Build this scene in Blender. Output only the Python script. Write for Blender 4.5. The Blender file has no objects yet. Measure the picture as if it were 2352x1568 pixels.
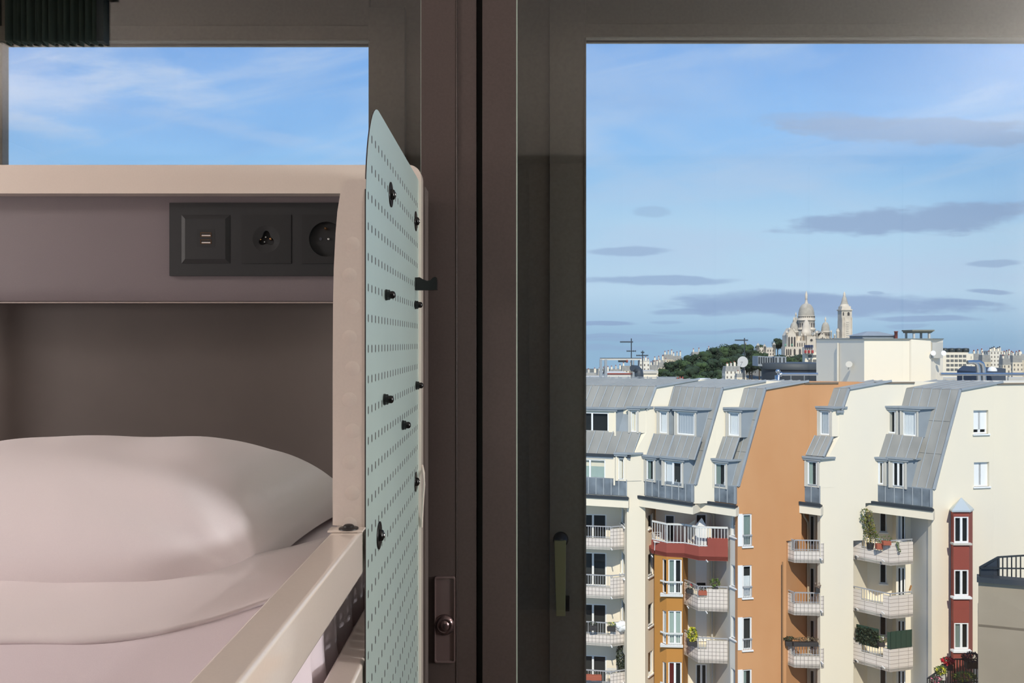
import bpy, bmesh, math, random
from mathutils import Vector, noise, Matrix
C = bpy.context.scene.collection
SC = bpy.context.scene
F = 1800.0; CX = 1176.0; CY = 784.0; CZ = 1.9      # focal length in pixels of the 2352-wide frame, camera height above the room floor

# ---------------------------------------------------------------- camera
cam = bpy.data.cameras.new('camera'); co = bpy.data.objects.new('camera', cam); C.objects.link(co)
co.location = (0, 0, CZ); co.rotation_euler = (math.pi/2, 0, 0)
cam.sensor_width = 36; cam.lens = F/2352*36; cam.clip_start = .02; cam.clip_end = 4000
SC.camera = co
vs = SC.view_settings
vs.view_transform = 'Standard'; vs.look = 'None'; vs.gamma = 1; vs.exposure = 0; vs.use_curve_mapping = False

def lin(c):
    return tuple((v/255/12.92 if v/255 <= .04045 else ((v/255+.055)/1.055)**2.4) for v in c)

# ---------------------------------------------------------------- sky
def make_world():
    w = bpy.data.worlds.new('sky'); SC.world = w; w.use_nodes = True
    nt = w.node_tree; N = nt.nodes; L = nt.links; N.clear()
    def math_(op, a, b=None, c=None, clamp=False):
        n = N.new('ShaderNodeMath'); n.operation = op; n.use_clamp = clamp
        for i, v in enumerate((a, b, c)):
            if v is None: continue
            if isinstance(v, (int, float)): n.inputs[i].default_value = v
            else: L.new(v, n.inputs[i])
        return n.outputs[0]
    def mix(f, a, b):
        n = N.new('ShaderNodeMix'); n.data_type = 'RGBA'
        for i, v in ((0, f), (6, a), (7, b)):
            if isinstance(v, (int, float)): n.inputs[i].default_value = v
            elif isinstance(v, tuple): n.inputs[i].default_value = (*v, 1)
            else: L.new(v, n.inputs[i])
        return n.outputs[2]
    def nz(vec, scale, detail=4, rough=.5, dist=0):
        n = N.new('ShaderNodeTexNoise'); n.inputs['Scale'].default_value = scale
        n.inputs['Detail'].default_value = detail; n.inputs['Roughness'].default_value = rough
        n.inputs['Distortion'].default_value = dist; L.new(vec, n.inputs['Vector']); return n.outputs['Fac']
    def comb(x, y, z=0.0):
        n = N.new('ShaderNodeCombineXYZ')
        for i, v in enumerate((x, y, z)):
            if isinstance(v, (int, float)): n.inputs[i].default_value = v
            else: L.new(v, n.inputs[i])
        return n.outputs[0]
    def sstep(v, a, b, lo=0., hi=1.):
        n = N.new('ShaderNodeMapRange'); n.interpolation_type = 'SMOOTHSTEP'
        L.new(v, n.inputs[0])
        for i, k in enumerate((a, b, lo, hi)): n.inputs[i+1].default_value = k
        return n.outputs[0]
    tc = N.new('ShaderNodeTexCoord'); sp = N.new('ShaderNodeSeparateXYZ'); L.new(tc.outputs['Generated'], sp.inputs[0])
    x, y, z = sp.outputs
    ay = math_('MAXIMUM', math_('ABSOLUTE', y), .05)
    u = math_('DIVIDE', x, ay); v = math_('DIVIDE', z, ay)
    rmp = N.new('ShaderNodeValToRGB'); L.new(math_('MULTIPLY', v, 2.0, clamp=True), rmp.inputs[0])
    cr = rmp.color_ramp
    stops = [(0.0, (150,184,214)), (.05, (166,198,226)), (.13, (186,214,238)), (.3, (178,212,240)), (.5, (140,190,240)), (.74, (108,166,232)), (1.0, (78,134,208))]
    cr.elements[0].position = 0; cr.elements[0].color = (*lin(stops[0][1]), 1)
    cr.elements[1].position = 1; cr.elements[1].color = (*lin(stops[-1][1]), 1)
    for p, c in stops[1:-1]:
        e = cr.elements.new(p); e.color = (*lin(c), 1)
    col = rmp.outputs[0]
    # deeper blue patches
    deep = sstep(nz(comb(math_('MULTIPLY', u, 2.2), math_('MULTIPLY', v, 7.0)), 1.3, 3, .5, .4), .45, .7)
    col = mix(math_('MULTIPLY', math_('MULTIPLY', deep, .35), sstep(v, .06, .2)), col, lin((104,158,220)))
    # thin high cirrus, streaked
    tilt = math_('ADD', math_('MULTIPLY', u, .32), math_('MULTIPLY', v, 1.0))
    tilt2 = math_('SUBTRACT', v, math_('MULTIPLY', u, .22))
    c1 = sstep(nz(comb(math_('MULTIPLY', u, 1.6), math_('MULTIPLY', tilt2, 9.0), 3.7), 1.6, 6, .52, .6), .46, .75)
    c2 = sstep(nz(comb(math_('MULTIPLY', u, 2.4), math_('MULTIPLY', tilt, 6.0), 8.1), 1.1, 5, .5, .5), .48, .78)
    lowv = sstep(v, .0, .14)
    col = mix(math_('MULTIPLY', math_('MULTIPLY', c1, .5), lowv), col, lin((188,208,234)))
    col = mix(math_('MULTIPLY', math_('MULTIPLY', c2, .42), lowv), col, lin((192,208,232)))
    wrp = math_('MULTIPLY', math_('SUBTRACT', nz(comb(math_('MULTIPLY', u, 11.0), math_('MULTIPLY', v, 42.0)), 1.0, 6, .62), .5), 1.0)
    wrp2 = math_('SUBTRACT', nz(comb(math_('MULTIPLY', u, 3.0), math_('MULTIPLY', v, 4.0), 5.), 2.0, 3, .5), .5)
    def cloud(px, py, rx, ry, colr, k, soft=.55, wob=1.6, slope=0.):
        wob *= 1.7; rx *= 1.1; ry *= 1.1
        u0 = (px-CX)/F; v0 = (CY-py)/F
        du = math_('SUBTRACT', u, u0)
        dv = math_('SUBTRACT', math_('SUBTRACT', v, v0), math_('MULTIPLY', du, slope))
        dv = math_('ADD', dv, math_('MULTIPLY', wrp2, .02))
        a = math_('MULTIPLY', du, F/rx); b = math_('MULTIPLY', dv, F/ry)
        d = math_('ADD', math_('MULTIPLY', a, a), math_('MULTIPLY', b, b))
        d = math_('ADD', d, math_('MULTIPLY', wrp, wob))
        return math_('MULTIPLY', sstep(d, 1.0, 1.0-soft), k)
    white = lin((186,206,234)); lil = lin((146,168,204)); lil2 = lin((148,172,208))
    for a in [(60,215,330,75,.6,1.5,.12), (330,180,240,55,.5,1.5,-.3), (620,150,230,26,.35,1.5,.25), (560,300,330,24,.3,1.5,-.2), (90,290,170,30,.5,1.5,-.2), (1560,560,300,60,.45,1.3,0), (2050,620,360,60,.45,1.2,0), (1750,400,420,60,.3,1.4,.1)]:
        col = mix(cloud(a[0], a[1], a[2], a[3], None, a[4], 1.3, a[5], a[6]), col, white)
    for a in [(2120,300,330,36,.7,1.5,-.03), (1900,275,160,22,.4,1.5,0.), (2110,505,320,36,.85,1.5,.07), (1900,703,390,27,.9,1.2,0.), (1740,690,190,22,.6,1.2,0.), (2130,734,130,8,.8,1.,.0),
              (2200,696,120,9,.7,1.,0.), (1500,646,200,11,.7,1.,0.), (1450,578,100,13,.6,1.4,0.), (2275,668,60,7,.75,1.,0.), (2290,600,70,9,.6,1.3,.05), (1500,487,45,14,.35,1.4,0.),
              (1380,742,80,6,.9,1.,0.), (1530,738,40,4,.5,1.,0.), (1400,772,140,6,.6,1.,.02), (1720,760,70,5,.6,1.,0.), (1350,800,160,9,.5,1.,0.), (1700,790,160,8,.4,1.,0.), (2080,750,60,7,.5,1.,0.), (1600,762,110,5,.5,1.,0.), (1440,780,150,7,.5,1.,0.), (2200,805,250,8,.4,1.,0.), (2010,676,22,4,.6,.6,0.), (1560,716,80,8,.7,1.,0.)]:
        col = mix(cloud(a[0], a[1], a[2], a[3], None, a[4], .7, a[5], a[6]), col, lil2)
    bg = N.new('ShaderNodeBackground'); L.new(col, bg.inputs[0]); bg.inputs[1].default_value = 1.13
    out = N.new('ShaderNodeOutputWorld'); L.new(bg.outputs[0], out.inputs[0])
make_world()

# ---------------------------------------------------------------- sun
AZ = math.radians(-9); EL = math.radians(44)          # behind the camera and a little to its left
sd = bpy.data.lights.new('sun', 'SUN'); sd.energy = 4.35; sd.angle = .009; sd.color = (1, .94, .83)
so = bpy.data.objects.new('sun', sd); C.objects.link(so)
sv = Vector((math.sin(AZ)*math.cos(EL), -math.cos(AZ)*math.cos(EL), math.sin(EL)))
so.rotation_euler = sv.to_track_quat('Z', 'Y').to_euler(); so.location = (3, -30, 60)

# ---------------------------------------------------------------- added room fill lights (energies here, housings further down)
CEILING_FILL_W = 37.0
WALL_FILL_W = 78.0

# ================================================================ helpers
WL = {}
def wl(o): return WL.get(o.name, Vector((0, 0, 0))) if o else Vector((0, 0, 0))
def setp(o, label=None, cat=None, group=None, kind=None):
    if label: o['label'] = label
    if cat: o['category'] = cat
    if group: o['group'] = group
    if kind: o['kind'] = kind
    return o
def thing(name, label, cat, loc=(0, 0, 0), group=None):
    o = bpy.data.objects.new(name, None); C.objects.link(o); o.location = loc; o.empty_display_size = .1
    WL[o.name] = Vector(loc)
    return setp(o, label, cat, group)

MATS = {}
def mat(name, col, rough=.6, metal=0., nscale=0., namt=.0, bump=0., coat=0., spec=.5, ncol=None, stretch=(1, 1, 1), sheen=0.):
    if name in MATS: return MATS[name]
    m = bpy.data.materials.new(name); m.use_nodes = True; nt = m.node_tree; N = nt.nodes; L = nt.links
    b = N['Principled BSDF']; c = lin(col)
    b.inputs['Base Color'].default_value = (*c, 1); b.inputs['Roughness'].default_value = rough; b.inputs['Metallic'].default_value = metal
    b.inputs['Coat Weight'].default_value = coat; b.inputs['Coat Roughness'].default_value = .08; b.inputs['Specular IOR Level'].default_value = spec
    b.inputs['Sheen Weight'].default_value = sheen
    if nscale:
        tc = N.new('ShaderNodeTexCoord'); mp = N.new('ShaderNodeMapping'); mp.inputs['Scale'].default_value = stretch
        L.new(tc.outputs['Object'], mp.inputs[0])
        t = N.new('ShaderNodeTexNoise'); t.inputs['Scale'].default_value = nscale; t.inputs['Detail'].default_value = 6; L.new(mp.outputs[0], t.inputs['Vector'])
        mx = N.new('ShaderNodeMix'); mx.data_type = 'RGBA'
        k = lin(ncol) if ncol else tuple(v*(1-namt) for v in c)
        mx.inputs[6].default_value = (*c, 1); mx.inputs[7].default_value = (*k, 1)
        mr = N.new('ShaderNodeMapRange'); mr.inputs[1].default_value = .35; mr.inputs[2].default_value = .7; L.new(t.outputs['Fac'], mr.inputs[0]); L.new(mr.outputs[0], mx.inputs[0])
        L.new(mx.outputs[2], b.inputs['Base Color'])
        if bump:
            bp = N.new('ShaderNodeBump'); bp.inputs['Strength'].default_value = bump; bp.inputs['Distance'].default_value = .01
            L.new(t.outputs['Fac'], bp.inputs['Height']); L.new(bp.outputs[0], b.inputs['Normal'])
    MATS[name] = m; return m
def tile_mat(name, col, grout, tw, th, gap=.02, rough=.4):
    m = mat(name, col, rough); nt = m.node_tree; N = nt.nodes; L = nt.links; b = N['Principled BSDF']
    uv = N.new('ShaderNodeUVMap'); br = N.new('ShaderNodeTexBrick'); L.new(uv.outputs[0], br.inputs['Vector'])
    br.offset = 0; br.inputs['Scale'].default_value = 1; br.inputs['Brick Width'].default_value = tw; br.inputs['Row Height'].default_value = th
    br.inputs['Mortar Size'].default_value = gap; br.inputs['Mortar Smooth'].default_value = .1
    c = lin(col); br.inputs['Color1'].default_value = (*c, 1); br.inputs['Color2'].default_value = (c[0]*.95, c[1]*.95, c[2]*.93, 1); br.inputs['Mortar'].default_value = (*lin(grout), 1)
    L.new(br.outputs['Color'], b.inputs['Base Color']); return m
def glass_mat(name, tint=(1, 1, 1), refl=.08, rough=.0):
    if name in MATS: return MATS[name]
    m = bpy.data.materials.new(name); m.use_nodes = True; nt = m.node_tree; N = nt.nodes; L = nt.links; N.clear()
    t = N.new('ShaderNodeBsdfTransparent'); t.inputs[0].default_value = (*tint, 1)
    g = N.new('ShaderNodeBsdfGlossy'); g.inputs['Roughness'].default_value = rough
    lw = N.new('ShaderNodeFresnel'); lw.inputs[0].default_value = 1.5
    ml = N.new('ShaderNodeMath'); ml.operation = 'MULTIPLY'; ml.inputs[1].default_value = refl/.04; L.new(lw.outputs[0], ml.inputs[0]); ml.use_clamp = True
    mx = N.new('ShaderNodeMixShader'); L.new(ml.outputs[0], mx.inputs[0]); L.new(t.outputs[0], mx.inputs[1]); L.new(g.outputs[0], mx.inputs[2])
    o = N.new('ShaderNodeOutputMaterial'); L.new(mx.outputs[0], o.inputs[0]); MATS[name] = m; return m

class MB:
    def __init__(s): s.v = []; s.f = []; s.m = []; s.uv = []; s.sm = []
    def add(s, vs, fs, mi=0, uvs=None, smooth=False):
        o = len(s.v); s.v += [Vector(p) for p in vs]
        for k, f in enumerate(fs):
            s.f.append([i+o for i in f]); s.m.append(mi); s.uv.append(uvs[k] if uvs else None); s.sm.append(smooth)
        return s
    def ob(s, o, U, V, W, mi=0):      # parallelepiped
        o, U, V, W = map(Vector, (o, U, V, W))
        p = [o, o+U, o+U+V, o+V, o+W, o+U+W, o+U+V+W, o+V+W]
        lu, lv, lw_ = U.length, V.length, W.length
        fs = [(0,3,2,1), (4,5,6,7), (0,1,5,4), (1,2,6,5), (2,3,7,6), (3,0,4,7)]
        q = lambda a, b: [(0,0), (a,0), (a,b), (0,b)]
        uv = [[(0,0), (0,lv), (lu,lv), (lu,0)], q(lu,lv), q(lu,lw_), q(lv,lw_), q(lu,lw_), q(lv,lw_)]
        return s.add(p, fs, mi, uv)
    def box(s, x0, x1, y0, y1, z0, z1, mi=0): return s.ob((x0,y0,z0), (x1-x0,0,0), (0,y1-y0,0), (0,0,z1-z0), mi)
    def bar(s, a, b, w, h, mi=0, up=(0,0,1)):
        a, b = Vector(a), Vector(b); d = b-a
        if d.length < 1e-6: return s
        n = d.normalized(); up = Vector(up)
        if abs(n.dot(up)) > .98: up = Vector((0,1,0))
        sx = n.cross(up).normalized(); u = sx.cross(n).normalized()
        return s.ob(a-sx*w/2-u*h/2, sx*w, u*h, d, mi)
    def prism(s, poly, vec, mi=0, cap=None):
        n = len(poly); poly = [Vector(p) for p in poly]; vec = Vector(vec)
        v = poly+[p+vec for p in poly]
        s.add(v, [tuple(range(n)), tuple(range(2*n-1, n-1, -1))], mi if cap is None else cap)
        return s.add(v, [(i, i+n, (i+1) % n+n, (i+1) % n) for i in range(n)], mi)
    def lathe(s, prof, c=(0,0,0), n=16, ax=(0,0,1), mi=0, smooth=True, ang0=0.):
        c = Vector(c); q = Vector((0,0,1)).rotation_difference(Vector(ax))
        v = []
        for r, z in prof:
            for k in range(n):
                a = 2*math.pi*k/n+ang0; v.append(c+q @ Vector((r*math.cos(a), r*math.sin(a), z)))
        f = []; m = len(prof)
        for i in range(m-1):
            for k in range(n): f.append((i*n+k, i*n+(k+1) % n, (i+1)*n+(k+1) % n, (i+1)*n+k))
        s.add(v, f, mi, smooth=smooth)
        return s.add([v[k] for k in range(n)]+[v[(m-1)*n+k] for k in range(n)], [tuple(range(n-1, -1, -1)), tuple(range(n, 2*n))], mi)
    def tube(s, pts, r, n=8, mi=0):
        pts = [Vector(p) for p in pts]; v = []; m = len(pts)
        for i, p in enumerate(pts):
            d = (pts[min(i+1, m-1)]-pts[max(i-1, 0)]).normalized()
            up = Vector((0,0,1)) if abs(d.z) < .9 else Vector((1,0,0))
            a = d.cross(up).normalized(); b = a.cross(d)
            rr = r[i] if isinstance(r, (list, tuple)) else r
            for k in range(n):
                t = 2*math.pi*k/n; v.append(p+a*rr*math.cos(t)+b*rr*math.sin(t))
        f = [(i*n+k, i*n+(k+1) % n, (i+1)*n+(k+1) % n, (i+1)*n+k) for i in range(m-1) for k in range(n)]
        s.add(v, f, mi, smooth=True)
        return s.add([v[k] for k in range(n)]+[v[(m-1)*n+k] for k in range(n)], [tuple(range(n-1, -1, -1)), tuple(range(n, 2*n))], mi)
    def blob(s, c, r, sub=2, amp=.25, fr=1.5, seed=0., mi=0):
        bm = bmesh.new(); bmesh.ops.create_icosphere(bm, subdivisions=sub, radius=1)
        r = Vector(r) if not isinstance(r, (int, float)) else Vector((r, r, r)); c = Vector(c)
        v = []
        for p in bm.verts:
            d = 1+amp*noise.noise(p.co*fr+Vector((seed, seed*1.7, 0)))*2
            v.append(c+Vector((p.co.x*r.x*d, p.co.y*r.y*d, p.co.z*r.z*d)))
        f = [tuple(x.index for x in q.verts) for q in bm.faces]; bm.free()
        return s.add(v, f, mi, smooth=True)
    def leaves(s, c, r, n, size, mi=(0,), seed=1, flat=.5):
        R = random.Random(seed); c = Vector(c)
        for i in range(n):
            a = R.uniform(0, 6.283); h = R.uniform(-1, 1); q = R.uniform(.55, 1)**.6; k = math.sqrt(1-h*h)
            p = c+Vector((r[0]*q*k*math.cos(a), r[1]*q*k*math.sin(a), r[2]*q*h))
            e = Matrix.Rotation(R.uniform(0, 6.28), 3, 'Z') @ Matrix.Rotation(R.uniform(-1.2, 1.2), 3, 'X')
            z = size*R.uniform(.6, 1.3)
            s.add([p+e @ Vector((-z*.3,0,0)), p+e @ Vector((0,-z*.55,0)), p+e @ Vector((z*.3,0,z*.1)), p+e @ Vector((0,z*.55,0))], [(0,1,2,3)], R.choice(mi))
        return s
    def build(s, name, mats, parent=None, bevel=0., seg=2, sub=0, label=None, cat=None, group=None, kind=None, weld=False):
        if not isinstance(mats, (list, tuple)): mats = [mats]
        off = wl(parent)
        me = bpy.data.meshes.new(name); me.from_pydata([p-off for p in s.v], [], s.f)
        for m in mats: me.materials.append(m)
        me.polygons.foreach_set('material_index', s.m); me.polygons.foreach_set('use_smooth', s.sm)
        if any(u is not None for u in s.uv):
            ul = me.uv_layers.new(name='UVMap')
            for p, u in zip(me.polygons, s.uv):
                if u:
                    for li, c in zip(p.loop_indices, u): ul.data[li].uv = c
        me.update()
        bm = bmesh.new(); bm.from_mesh(me)
        if weld: bmesh.ops.remove_doubles(bm, verts=bm.verts, dist=1e-5)
        bmesh.ops.recalc_face_normals(bm, faces=bm.faces); bm.to_mesh(me); bm.free()
        o = bpy.data.objects.new(name, me); C.objects.link(o)
        if parent: o.parent = parent; WL[o.name] = off
        if bevel:
            md = o.modifiers.new('bevel', 'BEVEL'); md.width = bevel; md.segments = seg; md.limit_method = 'ANGLE'; md.angle_limit = .6; md.harden_normals = False
            for p in me.polygons: p.use_smooth = True
            try:
                wn = o.modifiers.new('wn', 'WEIGHTED_NORMAL'); wn.keep_sharp = True
            except Exception: pass
        if sub:
            md = o.modifiers.new('sub', 'SUBSURF'); md.levels = sub; md.render_levels = sub
        return setp(o, label, cat, group, kind)

def P(px, py, Y): return Vector(((px-CX)/F*Y, Y, CZ-(py-CY)/F*Y))
def XX(px, Y): return (px-CX)/F*Y
def ZZ(py, Y): return CZ-(py-CY)/F*Y

# materials -------------------------------------------------------
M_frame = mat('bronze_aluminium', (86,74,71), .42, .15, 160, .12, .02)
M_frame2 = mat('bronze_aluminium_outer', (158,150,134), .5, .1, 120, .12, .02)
M_gask = mat('pale_glass_edge', (196,210,196), .3)
M_dark = mat('dark_gap', (22,20,19), .7)
M_wglass = glass_mat('window_glass', (1, 1, 1), .065)
M_wglass2 = glass_mat('window_glass_outer', (.99, 1, .995), .012)
M_bed = mat('cream_powder_coat', (222,208,197), .3, 0, 300, .03, .005, coat=.8)
M_board = mat('mauve_grey_laminate', (114,103,106), .55, 0, 500, .07, .02)
M_board2 = mat('grey_laminate_low', (90,80,76), .6, 0, 8, .10)
M_sock = mat('black_plastic', (27,27,30), .6)
M_sock2 = mat('black_plastic_soft', (18,18,21), .55)
M_brass = mat('brass_contact', (215,165,120), .25, 1)
M_steel = mat('steel', (205,205,205), .25, 1)
M_perf = mat('pale_blue_green_metal', (204,222,217), .42, .6, 6, .04, 0)
M_perfedge = mat('panel_dark_edge', (62,52,50), .5)
M_blk = mat('black_gloss', (12,11,12), .25)
M_blkm = mat('black_satin', (26,22,22), .4)
M_chrome = mat('chrome_ring', (200,200,200), .2, 1)
M_linen = mat('white_linen', (222,210,212), .9, 0, 900, .03, .04, sheen=.2)
M_linen2 = mat('white_linen_sheet', (222,208,214), .9, 0, 700, .03, .04)
M_room = mat('room_paint', (222,212,202), .8)
M_rfloor = mat('room_floor', (96,80,68), .6, 0, 8, .2)
M_ceil = mat('room_ceiling', (236,228,220), .85)
M_wood = mat('cupboard_laminate', (52,46,42), .5)
M_curt = mat('dark_green_curtain', (60,72,64), .9)
M_lever = mat('olive_satin_lever', (190,188,138), .45, .3)

# cityscape
M_cream = mat('cream_render', (240,228,204), .85, 0, .35, .05, 0, ncol=(233,223,204), stretch=(1,1,.35))
M_cream2 = mat('shaded_cream_render', (218,214,204), .85, 0, .5, .05, 0)  # greyer copy of the cream: grazing light on left-facing walls put into the colour
M_orange = mat('orange_render', (207,154,107), .85, 0, .35, .0, 0, ncol=(197,140,92), stretch=(1,1,.4))
M_ochre = mat('ochre_render', (190,132,62), .85, 0, .5, .06)
M_red = mat('brick_red_render', (150,74,62), .8, 0, .8, .08)
M_zinc = mat('zinc_sheet', (158,156,150), .65, .0, 1.1, .0, 0, ncol=(138,137,132), stretch=(1,1,.5))
M_zinc2 = mat('zinc_flashing', (150,157,162), .6, .05, 1.5, .12)
M_skirt = mat('weathered_zinc', (128,138,146), .6, .05, 1.6, 0, 0, ncol=(92,100,108))
M_rib = mat('zinc_seam_lit', (164,170,174), .6, .0)  # highlight on the ribs put into the colour, lighter than the sheet
M_zdark = mat('dark_gutter', (56,62,68), .55, .2)
M_dorm = mat('dormer_surround', (204,199,188), .8, 0, 2.5, .12, stretch=(1,1,.3))
M_tile = tile_mat('pale_balcony_tile', (226,214,204), (140,132,124), .2, .2, .012)
M_tileB = tile_mat('pale_balcony_tile_long', (226,214,204), (160,148,138), .6, .2, .012)
M_pvc = mat('white_pvc', (240,240,238), .4)
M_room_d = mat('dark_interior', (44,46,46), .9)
M_cpane = glass_mat('city_window_glass', (.92,.94,.94), .02)
M_curtw = mat('white_net_curtain', (222,224,226), .9)
M_curtg = mat('grey_green_curtain', (168,184,176), .9)
M_curtr = mat('red_curtain', (130,40,38), .9)
M_rail = mat('grey_rail', (178,178,180), .45, .2)
M_railw = mat('white_rail', (216,216,212), .5)
M_blackrail = mat('black_rail', (38,44,48), .5)
M_pipe = mat('beige_downpipe', (196,184,160), .6)
M_taupe = mat('taupe_render', (168,154,134), .85, 0, .25, .0, ncol=(150,136,116))
M_leafd = mat('leaf_dark', (38,52,30), .7)
M_leafg = mat('leaf_green', (84,104,44), .7)
M_leafy = mat('leaf_yellow', (188,184,40), .6)
M_leafo = mat('leaf_olive', (132,122,52), .7)
M_flred = mat('flower_red', (196,30,44), .6)
M_flpink = mat('flower_pink', (200,110,130), .6)
M_pot = mat('terracotta', (168,92,70), .7)
M_potd = mat('dark_planter', (58,56,56), .6)
M_screen = mat('green_screen', (36,66,52), .8, 0, 5, .3)
# ================================================================ the room
def struct(name, b, m, **k): return b.build(name, m, kind='structure', **k)
WX0, WX1 = -3.4, 3.6
YI = 1.95; YO = 2.25
# floor, ceiling, walls
struct('floor', MB().box(WX0-.1, WX1+.1, -2.4, 2.4, -.1, 0), M_rfloor)
struct('ceiling', MB().box(WX0-.1, WX1+.1, -2.4, 2.4, 3.25, 3.35), M_ceil)
struct('wall_back', MB().box(WX0, WX1, -2.4, -2.3, 0, 3.25), M_room)
struct('wall_left', MB().box(WX0-.1, WX0, -2.4, 2.4, 0, 3.25), M_room)
struct('wall_right', MB().box(WX1, WX1+.1, -2.4, 2.4, 0, 3.25), M_room)
# outer window frame: two openings
lx0 = XX(5, YO); lx1 = XX(848, YO); rx0 = XX(1345, YO); rx1 = 2.7
ztl = ZZ(100, YO); ztr = ZZ(92, YO); zb = .35
b = MB()
YT = YO+.03
b.box(WX0, lx0, YO, YT, 0, 3.25)
b.box(lx1, rx0, YO+.02, YT+.02, 0, 3.25)
b.box(WX0, lx1, YO, YT, ZZ(100, YO), 3.25)
b.box(rx0, WX1, YO, YT, ZZ(92, YO), 3.25)
b.box(rx1, WX1, YO, YT, 0, 3.25)
b.box(WX0, lx1, YO, YT, 0, zb); b.box(rx0, WX1, YO, YT, 0, zb)
b.box(XX(1262, YO), rx0, YO-.012, YO+.03, zb, ztr+.12)      # raised sash round the openings
b.box(XX(1262, YO), rx1, YO-.011, YO+.02, ZZ(92, YO), ZZ(58, YO))
b.box(lx1, XX(931, YO), YO-.012, YO+.03, zb, ztl+.10)
b.box(lx0, XX(931, YO), YO-.011, YO+.02, ztl, ZZ(62, YO))
# shallow glazing beads
b.box(rx0-.006, rx0, YO-.02, YO-.01, zb, ztr); b.box(rx0-.006, rx1, YO-.02, YO-.01, ztr, ztr+.006)
b.box(lx0, lx1+.004, YO-.02, YO-.01, ztl, ztl+.006)
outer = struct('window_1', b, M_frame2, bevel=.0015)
g = MB(); g.box(lx0-.01, lx1+.01, YO+.012, YO+.016, zb, ztl+.01); g.build('glass_pane', M_wglass2, outer)
g = MB(); g.box(rx0-.01, rx1+.01, YO+.012, YO+.016, zb, ztr+.01); g.build('glass_pane', M_wglass2, outer)
# inner sliding window
X = lambda px: XX(px, YI)
b = MB()
b.box(X(967), X(1048), YI, YI+.06, .1, 3.25); b.box(X(1050), X(1094), YI+.004, YI+.06, .1, 3.25)
b.box(X(1048), X(1050), YI-.002, YI+.05, .1, 3.25)
b.box(X(1108), X(1186), YI-.004, YI+.06, .1, 3.25)
b.box(WX0, WX1, YI, YI+.06, 2.87, 3.25); b.box(WX0, WX1, YI, YI+.06, 0, .12)
b.box(WX0, WX0+.05, YI, YI+.06, .1, 3.25); b.box(WX1-.05, WX1, YI, YI+.06, .1, 3.25)
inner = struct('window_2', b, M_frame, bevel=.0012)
MB().box(X(1093), X(1109), YI+.022, YI+.05, .1, 3.2).build('groove', M_dark, inner)
MB().box(X(1186), X(1188.6), YI+.004, YI+.01, .1, 2.9).build('glass_edge', M_gask, inner)
MB().box(X(965.6), X(967), YI+.004, YI+.01, .1, 2.9).build('glass_edge', M_gask, inner)
MB().box(WX0+.05, X(967), YI+.012, YI+.016, .12, 2.87).build('glass_pane', M_wglass, inner)
MB().box(X(1188), WX1-.05, YI+.012, YI+.016, .12, 2.87).build('glass_pane', M_wglass, inner)
# side reveals between the inner and the outer window
struct('trim_1', MB().box(WX0-.1, WX0-.0, YI+.06, YO, 0, 3.25), M_frame)
struct('trim_2', MB().box(WX1, WX1+.1, YI+.06, YO, 0, 3.25), M_frame)

# recessed sash pull with lock
def rrect(x0, x1, z0, z1, r, y, n=5):
    pts = []
    for cx, cz, a0 in ((x1-r, z1-r, 0), (x0+r, z1-r, 90), (x0+r, z0+r, 180), (x1-r, z0+r, 270)):
        for k in range(n+1):
            a = math.radians(a0+90*k/n); pts.append((cx+r*math.cos(a), y, cz+r*math.sin(a)))
    return pts
def ring_prism(b, outer_, inner_, dy, mi=0):
    n = len(outer_); o = [Vector(p) for p in outer_]; i = [Vector(p) for p in inner_]; d = Vector((0, dy, 0))
    v = o+i+[p+d for p in o]+[p+d for p in i]; f = []
    for k in range(n):
        q = (k+1) % n
        f += [(k, q, n+q, n+k), (2*n+k, 2*n+q, 3*n+q, 3*n+k), (k, q, 2*n+q, 2*n+k), (n+k, n+q, 3*n+q, 3*n+k)]
    b.add(v, f, mi)
M_plum = mat('plum_bronze_gloss', (118,100,98), .3, .4, coat=.3)
pull = MB()
y0 = YI-.002
x0, x1, z0, z1 = X(998), X(1046), ZZ(1520, YI), ZZ(1322, YI)
ring_prism(pull, rrect(x0, x1, z0, z1, .006, y0-.006), rrect(x0+.004, x1-.004, z0+.005, z1-.005, .004, y0-.006), .008)
pull.prism(rrect(x0+.004, x1-.004, z0+.005, z1-.005, .004, y0-.001), (0, .002, 0))
# scooped saddle above and below the lock
zc = ZZ(1433, YI); xc = X(1021.5)
pullo = pull.build('sash_pull', M_plum, None, bevel=.0012, label='bronze recessed sash pull with round lock on the dark window stile', cat='sash pull')
pullo.location = (0, 0, 0)
b = MB(); b.lathe([(.026, 0), (.0255, -.004), (.022, -.010), (.019, -.0125), (.0155, -.0135), (.0145, -.011), (.0125, -.011), (.012, -.014), (.0, -.014)], (xc, y0-.002, zc), 28, (0, -1, 0))
b.v = [Vector((p.x, 2*(y0-.002)-p.y if False else p.y, p.z)) for p in b.v]
def lathey(prof, c, n=24, mi=0, b=None, sx=1.):
    b = b or MB(); b.lathe([(r, h) for r, h in prof], c, n, (0, -1, 0), mi); return b
b = lathey([(.0262, .0), (.0262, .003), (.024, .007), (.0195, .011), (.017, .0125), (.0155, .0125), (.0145, .0105), (.0125, .0105), (.012, .014), (.002, .0145)], (xc, y0, zc))
b.build('lock_cylinder', mat('plum_bronze_bright', (110,92,92), .2, .8), pullo)
MB().box(xc-.0012, xc+.0012, y0-.0155, y0-.013, zc-.006, zc+.006).build('key_slot', M_dark, pullo)

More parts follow.
